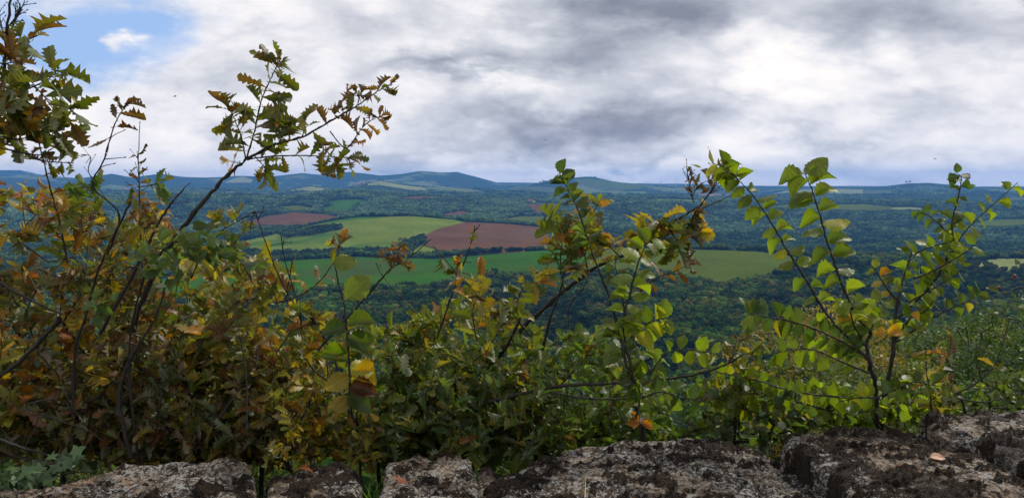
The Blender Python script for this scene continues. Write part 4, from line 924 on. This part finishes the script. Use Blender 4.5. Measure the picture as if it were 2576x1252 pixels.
# ------------------------------------------------------------------ stones of the parapet
def rock_mat():
    m, t = mat('mossy_limestone'); geo = t.n('ShaderNodeNewGeometry'); pos = geo.outputs['Position']
    col = t.n('ShaderNodeSeparateColor', ins={0: t.n('ShaderNodeAttribute', attribute_name='Col').outputs['Color']}); moss, lich, warm = col.outputs
    a = t.noise(pos, 22., 8, .65); b = t.noise(pos, 95., 6, .7); c_ = t.noise(pos, 7., 5, .6); v = t.n('ShaderNodeTexVoronoi', ins={'Vector': pos, 'Scale': 60.}).outputs['Distance']
    fine = t.noise(pos, 210., 5, .75); s1 = t.noise(pos, 58., 6, .72); s2 = t.noise(t.n('ShaderNodeVectorMath', operation='ADD', ins={0: pos, 1: (3.1, 1.7, .4)}).outputs[0], 85., 6, .7)
    base = t.ramp(t.m('ADD', t.m('MULTIPLY', s1, .6), t.m('MULTIPLY', fine, .4)), [(.41, (.007, .006, .005)), (.48, (.034, .026, .021)), (.55, (.095, .074, .060)), (.62, (.23, .19, .155))])
    wm = t.ramp(s1, [(.38, (.045, .028, .018)), (.5, (.26, .18, .115)), (.60, (.50, .40, .29))]); base = t.mixc(t.m('MULTIPLY', warm, t.sstep(c_, .40, .52)), base, wm)
    lf = t.m('MULTIPLY', t.sstep(lich, .15, .7), t.sstep(t.m('ADD', t.m('MULTIPLY', s2, .75), t.m('MULTIPLY', a, .25)), .505, .53)); base = t.mixc(lf, base, t.ramp(fine, [(.4, (.26, .255, .25)), (.6, (.54, .53, .50))]))
    lf2 = t.m('MULTIPLY', t.sstep(warm, .2, .8), t.sstep(t.noise(pos, 44., 4), .66, .70)); base = t.mixc(lf2, base, (.34, .11, .03, 1))
    mc = t.ramp(fine, [(.38, (.005, .004, .003)), (.52, (.022, .013, .007)), (.62, (.075, .045, .022)), (.70, (.16, .12, .07))]); mf = t.sstep(t.m('ADD', moss, t.m('ADD', t.m('MULTIPLY', t.m('SUBTRACT', a, .5), 1.3), t.m('MULTIPLY', t.m('SUBTRACT', s1, .5), 1.2))), .46, .54)
    base = t.mixc(mf, base, mc)
    pits = t.sstep(t.noise(pos, 66., 4, .6), .60, .66); base = t.mixc(t.m('MULTIPLY', pits, .9), base, (.012, .009, .008, 1))
    wp = t.n('ShaderNodeVectorMath', operation='ADD', ins={0: pos, 1: t.n('ShaderNodeVectorMath', operation='SCALE', ins={0: t.n('ShaderNodeTexNoise', ins={'Vector': pos, 'Scale': 14., 'Detail': 4.}).outputs['Color'], 'Scale': .12}).outputs[0]}).outputs[0]
    ce = t.n('ShaderNodeTexVoronoi', feature='DISTANCE_TO_EDGE', ins={'Vector': wp, 'Scale': 6.5}).outputs['Distance']; crack = t.m('SUBTRACT', 1.0, t.sstep(ce, .004, .028)); base = t.mixc(t.m('MULTIPLY', crack, .85), base, (.008, .006, .005, 1))
    bs = t.n('ShaderNodeBsdfPrincipled', ins={'Base Color': base, 'Roughness': .9}); bs.inputs['Specular IOR Level'].default_value = .25
    h = t.m('ADD', t.m('ADD', t.m('MULTIPLY', a, 1.), t.m('MULTIPLY', s1, .9)), t.m('ADD', t.m('MULTIPLY', pits, -.7), t.m('SUBTRACT', t.m('MULTIPLY', fine, .3), crack)))
    t.set(bs.inputs['Normal'], t.n('ShaderNodeBump', ins={'Height': h, 'Strength': 1.0, 'Distance': .032}).outputs[0]); out(t, bs.outputs[0]); return m
M['rock'] = rock_mat()
def on_plane(u, v, z): d = pix_dir(u, v); return d*(z/d[2])
def slab(name, label, top, z, seed, near=None, thick=.3, tilt=(0, 0), moss=.5, lich=.5, warm=.3, cell=.0042, rough=.014, mossmap=None, edge=.03):
    """top: outline of the upper face in picture points laid on the plane at height z"""
    poly = [tuple(on_plane(u, v, z)[:2]) for u, v in top]
    xs = [q[0] for q in poly]; ys = [q[1] for q in poly]; mg = .035
    x = np.arange(min(xs)-mg, max(xs)+mg, cell); y = np.arange(min(ys)-mg, max(ys)+mg, cell); Xg, Yg = np.meshgrid(x, y, indexing='ij')
    wob = .022*fbm(Xg*9+seed, Yg*9, seed, 3); wob2 = .022*fbm(Xg*9-seed, Yg*9+4, seed+9, 3)
    ins = inpoly(Xg+wob, Yg+wob2, poly); d = polydist(Xg+wob, Yg+wob2, poly); sd_ = np.where(ins, d, -d)
    t = np.clip(sd_/edge, 0, 1); drop = (1-np.sqrt(1-(1-t)**2))*edge*.8
    f1 = fbm(Xg*5+seed*3.1, Yg*5, seed, 4); f2 = fbm(Xg*24, Yg*24+seed, seed+20, 4, .6); lay = np.abs(fbm(Xg*7+2, Yg*20+f1*2, seed+40, 3))
    mo = np.clip(moss-.03+1.0*fbm(Xg*15+seed, Yg*26, seed+60, 5, .6)+.5*fbm(Xg*5+seed, Yg*7, seed+61, 2), 0, 1)
    if mossmap: mo = np.clip(mo+mossmap(Xg, Yg), 0, 1)
    li = np.clip(lich+1.1*fbm(Xg*6-seed, Yg*8, seed+70, 3), 0, 1); wa = np.clip(warm+1.2*fbm(Xg*5-seed*2, Yg*6, seed+80, 3), 0, 1)
    pit = np.clip(fbm(Xg*34, Yg*34, seed+90, 2)-.28, 0, 1)
    mf = ss(mo, .45, .62)
    zz = z-drop+rough*1.6*f1+rough*.85*f2-rough*2.0*np.clip(.12-lay, 0, 1)*3-.03*pit*(1-mf)+mf*(.006+.018*np.abs(fbm(Xg*80, Yg*80, seed+95, 3)))+tilt[0]*(Xg-np.mean(xs))+tilt[1]*(Yg-min(ys))
    skirt = np.clip(-sd_/mg, 0, 1.4)
    zz = np.where(sd_ < 0, zz-edge*.8*0-thick*np.minimum(1, (skirt*2.2)**.6)*(1+.25*f2), zz)
    keep = sd_ > -mg*.95
    ids = np.arange(Xg.size).reshape(Xg.shape); kq = keep[:-1, :-1] & keep[1:, :-1] & keep[1:, 1:] & keep[:-1, 1:]
    q = np.stack([ids[:-1, :-1], ids[1:, :-1], ids[1:, 1:], ids[:-1, 1:]], -1)[kq]; used, inv = np.unique(q, return_inverse=True)
    V = np.stack([Xg.ravel(), Yg.ravel(), zz.ravel()], -1)[used]; Cc = np.stack([mo.ravel(), li.ravel(), wa.ravel()], -1)[used]
    q = inv.reshape(-1, 4)
    # closing wall and underside: boundary dropped to the base
    from collections import Counter
    E = Counter(); 
    for a, b in ((0, 1), (1, 2), (2, 3), (3, 0)):
        pass
    ea = np.concatenate([q[:, [0, 1]], q[:, [1, 2]], q[:, [2, 3]], q[:, [3, 0]]]); key = np.sort(ea, 1); _, first, cnt = np.unique(key, axis=0, return_index=True, return_counts=True); be = ea[first[cnt == 1]]
    nv = len(V); Vb = V.copy(); Vb[:, 2] = z-thick-.15; bq = np.stack([be[:, 1], be[:, 0], be[:, 0]+nv, be[:, 1]+nv], -1)
    V2 = np.concatenate([V, Vb]); q2 = np.concatenate([q, bq, q[:, ::-1]+nv]); C2 = np.concatenate([Cc, Cc])
    ob = empty(name) if False else None
    o = mesh_np(name, V2-np.array([np.mean(xs), np.mean(ys), z]), q2, M['rock'], cols=C2); o.location = (np.mean(xs), np.mean(ys), z)
    tag(o, label, 'stone', 'weathered stones along the parapet'); return o
ZW = -.80
slab('limestone_slab', 'pale sandy slab at the bottom left with dark edge behind the ivy', [(-60,1400),(-60,1240),(90,1218),(200,1190),(330,1172),(450,1160),(560,1158),(634,1160),(646,1200),(648,1400)], ZW, 3, moss=.24, lich=.6, warm=.8, tilt=(.02, 0))
slab('limestone_block', 'dark mossy block with pale grey right end, left of centre', [(662,1400),(660,1212),(720,1185),(760,1166),(850,1160),(896,1170),(905,1220),(908,1400)], ZW-.01, 5, moss=.42, lich=.7, warm=.35)
slab('limestone_block', 'squarish spotted block with rounded corners between the two dark clefts', [(962,1400),(958,1195),(975,1165),(1060,1152),(1130,1148),(1180,1156),(1200,1200),(1215,1400)], ZW+.01, 8, moss=.30, lich=.7, warm=.55)
slab('small_stone', 'small rounded stone wedged left of the long lichen slab', [(1200,1260),(1198,1205),(1215,1178),(1245,1176),(1268,1190),(1270,1215),(1262,1260)], ZW, 13, moss=.2, lich=.6, warm=.7, edge=.035, rough=.010)
slab('limestone_slab', 'long central slab covered with pale lichen and dark moss', [(1215,1420),(1215,1225),(1275,1190),(1370,1150),(1450,1122),(1600,1112),(1750,1112),(1850,1132),(1960,1150),(2010,1190),(2090,1235),(2200,1420)], ZW, 17, moss=.27, lich=1.0, warm=.25, tilt=(0, .02))
slab('limestone_slab', 'dark brown moss covered slab on the right with a black front face', [(2200,1420),(2140,1250),(2040,1160),(1975,1120),(1968,1086),(2100,1078),(2230,1072),(2310,1085),(2440,1130),(2600,1205),(2720,1420)], ZW+.075, 23, moss=.55, lich=.45, warm=.5, thick=.4, rough=.010, tilt=(.02, .0))
slab('limestone_slab', 'grey slab at the right edge above the deep black crevice', [(2700,1300),(2590,1168),(2440,1105),(2345,1080),(2312,1048),(2400,1036),(2500,1030),(2700,1024),(2860,1100)], ZW+.11, 29, moss=.27, lich=.65, warm=.5, thick=.4, tilt=(.0, .0))
slab('small_stone', 'small pale stone low in the gap below the right slab', [(2130,1300),(2135,1240),(2160,1226),(2215,1226),(2245,1240),(2260,1300)], ZW-.05, 31, moss=.2, lich=.8, warm=.3, edge=.03, rough=.008)

# the parapet goes on beyond both sides of the picture
slab('limestone_slab', 'weathered slab carrying the parapet on beyond the right edge of the picture', [(2930,1500),(2760,1290),(2640,1190),(2800,1060),(3000,1040),(3500,1060),(3600,1500)], ZW+.05, 37, moss=.4, lich=.6, warm=.4, cell=.008)
slab('limestone_block', 'second weathered block of the parapet beyond the right edge of the picture', [(3680,1500),(3600,1060),(4100,1040),(4500,1060),(4600,1500)], ZW, 41, moss=.3, lich=.6, warm=.5, cell=.008)
slab('limestone_slab', 'weathered slab carrying the parapet on beyond the left edge of the picture', [(-900,1500),(-860,1160),(-500,1150),(-90,1230),(-90,1500)], ZW, 43, moss=.4, lich=.5, warm=.5, cell=.008)
bush(191, 'oak_shrub', 'green oak shrub standing beyond the right edge of the picture', 2950, 3.0, [(2720,800,1100),(2900,700,1100),(3100,720,1100),(3300,850,1100)], 190, 6, .09, 'olive', .08, .8, hub=(2980,1100))
bush(192, 'oak_shrub', 'dark green oak shrub farther off beyond the right edge of the picture', 3600, 3.2, [(3350,850,1100),(3550,720,1100),(3800,800,1100)], 170, 6, .09, 'deep', .08, .8, hub=(3600,1100))
bush(193, 'oak_shrub', 'russet oak shrub standing beyond the left edge of the picture', -500, 3.0, [(-800,700,1130),(-500,560,1130),(-250,600,1130)], 190, 6, .09, 'russet', .1, .8, hub=(-480,1130))

def blades(seed, name, label, spots, hgt_, col, n, y=None):
    p = Plant(seed); V = []; Fc = []; Cc = []; k = 0
    for (u, v, z) in spots:
        for i in range(n):
            b = on_plane(u+p.g.normal(0, 9), v+p.g.normal(0, 5), z); h = hgt_*p.g.uniform(.4, 1.15); lean = p.g.normal(0, .35, 2)*h; wd = .0013
            pts = [b+np.array([lean[0]*f*f, lean[1]*f*f*.5, h*f*(1-.25*f*abs(lean[0])/h)]) for f in (0, .35, .7, 1)]
            for f, q in zip((1, .8, .5, .05), pts): V += [q-[wd*f, 0, 0], q+[wd*f, 0, 0]]
            for j in range(3): Fc.append((k+2*j, k+2*j+1, k+2*j+3, k+2*j+2))
            k += 8; Cc += [np.array(col)*p.g.uniform(.6, 1.4)]*8
    o = mesh_np(name, np.array(V)-spots_base(spots), np.array(Fc), M['farleaf'], cols=np.array(Cc)); o.location = spots_base(spots); tag(o, label, 'grass', 'grass tufts between the stones'); return o
def spots_base(s): return np.array(on_plane(*s[0]))
blades(301, 'grass_tuft', 'tall thin green grass blades in the dark gap of the right slab', [(2180,1262,-.86),(2200,1268,-.86),(2150,1262,-.86)], .075, (.10, .20, .04), 7)
blades(302, 'grass_tuft', 'short green tuft at the bottom edge near the right', [(2260,1262,-.83),(2290,1265,-.83)], .035, (.12, .2, .04), 18)
blades(303, 'grass_tuft', 'few grass blades in the cleft left of the squarish block', [(934,1270,-.86),(945,1262,-.86)], .07, (.10, .2, .04), 7)
blades(304, 'dry_stalk', 'single pale dry stalk curving over the long lichen slab', [(1482,1250,-.79)], .075, (.5, .42, .32), 1)
blades(305, 'grass_tuft', 'dark moss and grass tuft beside the small rounded stone', [(1290,1262,-.83)], .04, (.05, .07, .03), 10)
def fallen(seed, label, u, v, z, s, col, kind='lobed', ang=0.3):
    p = Plant(seed); b = on_plane(u, v, z)+[0, 0, .012]; p.leaf(kind, b, [math.cos(ang), math.sin(ang), .05], [0.1, -.3, 1], s, np.array(col)); r = empty('x', tuple(b)); bpy.data.objects.remove(r)
    V0, F0, U0 = KINDS[kind][int(p.lv[0][1])]; l = p.lv[0]; X_ = np.cross(l[3], l[4]); V = l[5]*(V0[:, :1]*X_+V0[:, 1:2]*l[3]+V0[:, 2:]*l[4])
    o = mesh_np('fallen_leaf', V, F0, M['oakleaf'], cols=np.tile(col, (len(V), 1)), uv=U0); o.location = b; tag(o, label, 'leaf'); return o
fallen(311, 'reddish dead oak leaf on the mossy block', 745, 1190, ZW, .045, (.20, .055, .03))
fallen(312, 'orange brown leaf lying on the squarish block', 985, 1228, ZW, .045, (.36, .12, .06), 'round', .2)
fallen(313, 'pale pink brown leaf lying on the dark right slab', 2340, 1160, ZW+.085, .034, (.55, .32, .22), 'round', -.4)

# ------------------------------------------------------------------ individual trees on the slope at the right
def tree_mesh(seed, H, Rc, tips, lpt, ls, pal, m='farleaf'):
    """tree standing at the origin; returns trunk and crown meshes"""
    p = Plant(seed); g = p.g; T = []
    lobes = [(g.normal(0, .45)*Rc, g.normal(0, .45)*Rc, H*g.uniform(.45, .9), Rc*g.uniform(.2, .45)) for _ in range(14)]
    for i in range(tips):
        c = lobes[g.integers(0, len(lobes))]; d = nrm(g.normal(0, 1, 3))*c[3]*g.uniform(.35, 1.05)**.5; T.append(np.array([c[0]+d[0], c[1]+d[1], min(H, c[2]+d[2]*.9)]))
    p.grow([(0, 0, -.3), (0.05, 0, H*.15), (.0, .06, H*.3), (.1, 0, H*.45)], T, rtip=.012*H/9, pw=.38, seglen=.6)
    n = tips*lpt; c = np.repeat(np.array(T), lpt, 0)+g.normal(0, .20, (n, 3))*H/9*np.array([1, 1, .6])
    a = g.normal(0, 1, (n, 3)); a /= np.linalg.norm(a, axis=1)[:, None]; b = np.cross(a, g.normal(0, 1, (n, 3))); b /= np.linalg.norm(b, axis=1)[:, None]
    s = ls*g.uniform(.6, 1.3, (n, 1)); V = np.stack([c-a*s, c+b*s*.55, c+a*s, c-b*s*.55], 1).reshape(-1, 3)
    tc_ = [pick(pal, g) for _ in range(tips)]; col = np.repeat(np.repeat(np.array(tc_), lpt, 0)*g.uniform(.75, 1.3, (n, 1)), 4, 0)
    return p.st, V, np.arange(n*4).reshape(-1, 4), col
def make_tree(seed, name, label, loc, rot=0, group=None, parts=None, leafmat='farleaf', **kw):
    r = empty(name, (0, 0, 0)); tag(r, label, 'tree', group)
    if parts: 
        for q in parts: c = q.copy(); S.collection.objects.link(c); c.parent = r
    else:
        st, V, Fc, col = tree_mesh(seed, **kw); parts = [st.build('trunk', M['barktree'], r), mesh_np('crown', V, Fc, M[leafmat], smooth=False, cols=col, parent=r)]
    r.location = loc; r.rotation_euler = (0, 0, rot); return parts
PAL['autumn'] = [((.19,.15,.035),3),((.15,.14,.035),3),((.09,.11,.03),2),((.26,.17,.04),1)]
PAL['mixed'] = [((.05,.095,.022),4),((.08,.12,.026),4),((.14,.14,.030),1.5),((.04,.08,.02),2),((.13,.08,.03),.3)]
PAL['deepgreen'] = [((.03,.07,.018),4),((.045,.09,.02),3),((.06,.10,.02),2)]
PAL['fresh'] = [((.045,.11,.03),4),((.06,.14,.035),3),((.035,.085,.025),2)]
def tree_loc(u, v, d, H):
    """foot of a tree whose top is seen at (u, v) when it stands d metres away; H follows from the ground"""
    t = P(u, v, d); z = gz(t[0], t[1]); return (t[0], t[1], z), t[2]-z
def std_tree(seed, name, label, u, v, d, pal, Rk=.42, tips=420, lpt=34, ls=.11):
    loc, H = tree_loc(u, v, d, 0); make_tree(seed, name, label, loc, H=H, Rc=H*Rk, tips=tips, lpt=lpt, ls=ls*d/40, pal=pal)
std_tree(401, 'oak_tree', 'thin crowned yellowing oak behind the feathered elm shoots', 2040, 725, 40, 'autumn', .30, 330, 26)
std_tree(402, 'oak_tree', 'yellow brown oak with dark limbs showing, right of the right elm', 2330, 765, 44, 'mixed', .36)
std_tree(403, 'oak_tree', 'dull brownish green oak at the right edge below the rose hips', 2600, 760, 50, 'mixed', .42)
std_tree(404, 'ash_tree', 'fresh green bushy tree in the lower right', 2480, 800, 32, 'fresh', .36)
std_tree(413, 'ash_tree', 'dark green rounded crown cut by the right edge under the rose hips', 2600, 790, 27, 'deepgreen', .42)
std_tree(414, 'oak_tree', 'dark green oak crown just left of the fresh green tree', 2395, 815, 38, 'deepgreen', .34)
std_tree(405, 'oak_tree', 'olive oak filling the gap behind the right elm stem', 2190, 800, 34, 'autumn', .32, 380, 30)
std_tree(406, 'oak_tree', 'brownish low oak crown just above the right slabs', 2330, 905, 24, 'mixed', .42, 420, 34)
std_tree(407, 'oak_tree', 'dark green crown behind the creeping twigs', 1960, 900, 46, 'mixed', .42)
std_tree(408, 'ash_tree', 'green crown in the gap under the long horizontal branch', 1720, 990, 36, 'fresh', .42)
std_tree(409, 'ash_tree', 'green crown seen low through the central shrubs', 1450, 1010, 40, 'fresh', .45)
std_tree(410, 'oak_tree', 'darker crown low behind the central oak shrub', 1180, 1000, 42, 'mixed', .45)
std_tree(411, 'oak_tree', 'dark crown low behind the left shrubs', 560, 960, 34, 'mixed', .45)
std_tree(412, 'oak_tree', 'dark crown deep behind the far left shrubs', 180, 880, 30, 'mixed', .5)

# two lone trees standing in the meadow, and hilltop trees
parts = None
LONE = [(1006,609,2250,15,'lone dark tree left of its twin on the light green meadow'),(1019,609,2260,15,'lone dark tree right of its twin on the light green meadow')]
HILL = [(1360,454,9900,22),(1366,453,9900,26),(1384,452,9900,22),(1497,448,9900,26),(2281,459,9900,34),(2289,458,9900,34),(2443,467,9900,34),(2450,468,9900,30),(1610,465,9900,24)]
st, V, Fc, col = tree_mesh(500, 10, 4.6, 130, 9, .55, 'deep')
proto = None
def place_simple(name, label, group, x, y, H, seed):
    global proto
    r = empty(name); tag(r, label, 'tree', group)
    if proto is None: proto = [st.build('trunk', M['barktree'], r), mesh_np('crown', V, Fc, M['farleaf'], smooth=False, cols=col, parent=r)]
    else:
        for q in proto: c = q.copy(); S.collection.objects.link(c); c.parent = r
    r.location = (x, y, gz(x, y)-.3); r.scale = (H/10,)*3; r.rotation_euler = (0, 0, seed*1.3)
for i, (u, v, r_, H, lab) in enumerate(LONE): x, y_ = cast(u, v, r_-180, r_+180); place_simple('tree', lab, 'lone trees on the meadow', x, y_, H, i)
HLAB = ['leftmost tiny tree on the hill crest beside the elm shoot tip', 'second tiny tree from the left on the hill crest, beside the leftmost', 'third tiny tree from the left on the hill crest near the elm shoot tip', 'single tiny tree on the right shoulder of the central far hill', 'left tree of the pair on the pale far hilltop at the right', 'right tree of the pair on the pale far hilltop at the right', 'left of two tiny trees on the skyline behind the right elm top', 'right of two tiny trees on the skyline behind the right elm top', 'tiny tree at the foot of the far hill just left of the wind turbines']
for i, (u, v, r_, H) in enumerate(HILL): x, y_ = cast(u, v, 9400, 10700); place_simple('tree', HLAB[i], 'trees on the far skyline', x, y_, H, i+3)

# ------------------------------------------------------------------ wind turbines
m_, t_ = mat('white_paint'); out(t_, t_.n('ShaderNodeBsdfPrincipled', ins={'Base Color': t_.ramp(t_.noise(t_.n('ShaderNodeNewGeometry').outputs['Position'], .2), [(.4, (.55, .56, .58)), (.7, (.62, .63, .64))]), 'Roughness': .5}).outputs[0]); M['white'] = m_
def turbine_parts(root):
    g1 = Geo(); g1.tube([(0, 0, -3), (0, 0, 45), (0, 0, 90)], [4.0, 3.3, 2.4], 10); tw = g1.build('tower', M['white'], root)
    g2 = Geo(); g2.tube([(0, 6, 91.5), (0, 4, 92), (0, -3, 92), (0, -5, 91.8)], [1.0, 2.4, 2.6, 1.5], 8); na_ = g2.build('nacelle', M['white'], root)
    g3 = Geo(); g3.tube([(0, -5, 91.8), (0, -7, 91.8), (0, -8.5, 91.8)], [2.0, 1.8, .6], 8); hb = g3.build('hub', M['white'], root)
    bl = []
    for k in range(3):
        a = R(35+120*k); d = np.array([math.sin(a), 0, math.cos(a)]); c = np.array([0, -6.8, 91.8]); s = np.array([math.cos(a), 0, -math.sin(a)]); V = []
        for f, wd in ((0, 2.0), (.08, 3.4), (.2, 4.4), (.5, 3.2), (.8, 2.0), (1, .6)):
            q = c+d*(2+46*f); V += [q-s*wd*.3, q-[0, .45*(1.1-f), 0], q+s*wd*.7, q+[0, .45*(1.1-f), 0]]
        Fc = [(4*i+j, 4*i+(j+1) % 4, 4*i+4+(j+1) % 4, 4*i+4+j) for i in range(5) for j in range(4)]+[(0, 1, 2, 3), (20, 23, 22, 21)]
        bl.append(mesh_np('blade', np.array(V), np.array(Fc), M['white'], parent=root))
    return [tw, na_, hb]+bl
TUR = [(1624,466,0.65,'leftmost wind turbine, half hidden by the hill crest'),(1661,471,1.0,'second wind turbine from the left on the far ridge'),(1700,470,1.05,'wind turbine standing between the second and the small one'),(1739,473,.9,'small faint wind turbine seen near the dry oak twigs'),(1768,474,.95,'rightmost wind turbine behind the dry oak twigs')]
tp = None
for i, (u, vb_, s_, lab) in enumerate(TUR):
    r = empty('wind_turbine'); tag(r, lab, 'wind turbine', 'wind turbines on the far ridge')
    if tp is None: tp = turbine_parts(r)
    else:
        for q in tp: c = q.copy(); S.collection.objects.link(c); c.parent = r
    cxy = cast(u, vb_, 9800, 11200); r.location = (cxy[0], cxy[1], gz(*cxy)-1); r.scale = (.88*s_,)*3; r.rotation_euler = (0, 0, (-.3, .25, .5, 1.0, .1)[i])

# ------------------------------------------------------------------ farms
def fm(name, c):
    m, t = mat(name); out(t, t.n('ShaderNodeBsdfPrincipled', ins={'Base Color': t.ramp(t.noise(t.n('ShaderNodeNewGeometry').outputs['Position'], .8, 5), [(.35, tuple(k*.8 for k in c)), (.65, c)]), 'Roughness': .85}).outputs[0]); return m
M['wall'] = fm('pale_render', (.62, .58, .52)); M['rooft'] = fm('red_tiles', (.32, .10, .06)); M['roofg'] = fm('grey_roof', (.42, .38, .36)); M['glassd'] = fm('dark_glass', (.03, .035, .04))
def box(x0, x1, y0, y1, z0, z1):
    V = np.array([(x, y, z) for z in (z0, z1) for y in (y0, y1) for x in (x0, x1)]); return V, np.array([(0, 2, 3, 1), (4, 5, 7, 6), (0, 1, 5, 4), (1, 3, 7, 5), (3, 2, 6, 7), (2, 0, 4, 6)])
def house(name, label, u, v, r0, r1, L, D, H, rh, roof, rot, wins):
    x, y = cast(u, v, r0, r1); r = empty(name); tag(r, label, 'building', 'farm buildings among the far woods')
    V, Fc = box(-L/2, L/2, -D/2, D/2, -3, H); n = 8; V = np.vstack([V, [(-L/2, 0, H+rh-.1), (L/2, 0, H+rh-.1)]])
    tri = np.concatenate([Fc[:, [0, 1, 2]], Fc[:, [0, 2, 3]], [(4, 6, 8), (5, 9, 7)]]); mesh_np('wall', V, tri, M['wall'], False, parent=r)
    e = .8; t = .35; V = np.array([(sx*(L/2+e), sy*(D/2+e), H-e*rh/(D/2)+k*t) for k in (0, 1) for sy in (-1, 1) for sx in (-1, 1)]+[(sx*(L/2+e), 0, H+rh+k*t) for k in (0, 1) for sx in (-1, 1)])
    Fq = [(4, 5, 11, 10), (7, 6, 10, 11), (1, 0, 8, 9), (2, 3, 9, 8), (0, 1, 5, 4), (3, 2, 6, 7), (0, 4, 10, 8), (6, 2, 8, 10), (5, 1, 9, 11), (3, 7, 11, 9)]
    mesh_np('roof', V, np.array(Fq), M[roof], False, parent=r)
    for wx, wz, ww, wh in wins: V, Fc = box(wx-ww/2, wx+ww/2, -D/2-.08, -D/2+.1, wz, wz+wh); mesh_np('window', V, Fc, M['glassd'], False, parent=r)
    r.location = (x, y, gz(x, y)); r.rotation_euler = (0, 0, rot)
house('farmhouse', 'white farmhouse with red tiled roof above the reddish field', 1334, 508, 4600, 5200, 24, 12, 9, 5, 'rooft', .1, [(-7, 4, 1.6, 2), (0, 4, 1.6, 2), (7, 4, 1.6, 2), (-4, 0.3, 1.6, 2.4), (4, .3, 1.6, 2.4)])
house('barn', 'small white barn just right of the red roofed farmhouse', 1343, 509, 4600, 5200, 14, 9, 6, 3, 'roofg', -.2, [(0, .2, 4, 4)])
house('barn', 'long low pale farm shed, left one of the two in the woods', 1262, 506, 4500, 5200, 70, 18, 6, 4, 'roofg', .05, [(-20, .2, 5, 4), (0, .2, 5, 4), (20, .2, 5, 4)])
house('barn', 'long low pale farm shed, right one of the two in the woods', 1292, 505, 4500, 5200, 90, 18, 6, 4, 'roofg', -.05, [(-25, .2, 5, 4), (0, .2, 5, 4), (25, .2, 5, 4)])

# ------------------------------------------------------------------ birds far off in the sky
m_, t_ = mat('dark_feather'); out(t_, t_.n('ShaderNodeBsdfPrincipled', ins={'Base Color': t_.ramp(t_.noise(None, 20), [(.4, (.05, .045, .045)), (.7, (.10, .09, .09))]), 'Roughness': .8}).outputs[0]); M['feather'] = m_
def bird(label, u, v, rot, d=60):
    r = empty('bird', tuple(P(u, v, d))); tag(r, label, 'bird', 'birds against the clouds')
    g = Geo(); g.tube([(-.13, 0, 0), (-.05, 0, .01), (.05, 0, .01), (.11, 0, .03), (.14, 0, .025)], [.008, .03, .032, .02, .006], 6); r_l = r.location.copy(); r.location = (0, 0, 0); b = g.build('body', M['feather'], r)
    for s in (-1, 1):
        V = [(.04, 0, .015), (-.04, 0, .015), (.05, s*.12, .07), (-.03, s*.12, .065), (0, s*.26, .03), (-.03, s*.25, .03)]; V = np.array(V+[(a, b_, c-.006) for a, b_, c in V])
        Fc = np.array([(0, 1, 3, 2), (2, 3, 5, 4), (6, 8, 9, 7), (8, 10, 11, 9), (0, 2, 8, 6), (2, 4, 10, 8), (1, 7, 9, 3), (3, 9, 11, 5), (4, 5, 11, 10)]); mesh_np('wing', V, Fc, M['feather'], parent=r)
    r.location = r_l; r.rotation_euler = (.3, 0, rot)
bird('small dark bird high beside the left oak sapling top', 207, 190, .4)
bird('small dark bird in the clouds above the thin dry shoots', 440, 243, .1)
bird('tiny bird over the grey cloud in the centre of the sky', 1372, 352, .9, 90)
bird('tiny bird above the central bird, nearer the cloud edge', 1508, 294, 0, 110)
bird('tiny bird low over the right horizon', 2352, 400, .2, 80)

# ------------------------------------------------------------------ haze
HZ0 = float(Hg.min())-1; HZ1 = max(float(Hg.max()), 40)+25
V, Fc = box(-17300, 17300, -17300, 17300, HZ0, HZ1)
m_ = bpy.data.materials.new('haze'); m_.use_nodes = True; t_ = NT(m_.node_tree)
pv = t_.n('ShaderNodeVolumePrincipled', ins={'Color': (.13, .40, 1.0, 1), 'Density': HAZE, 'Anisotropy': .1}); t_.n('ShaderNodeOutputMaterial', ins={'Volume': pv.outputs[0]})
hz_ = mesh_np('haze', V, Fc, m_, False); tag(hz_, 'thin blue air over the valley', 'haze', kind='stuff')
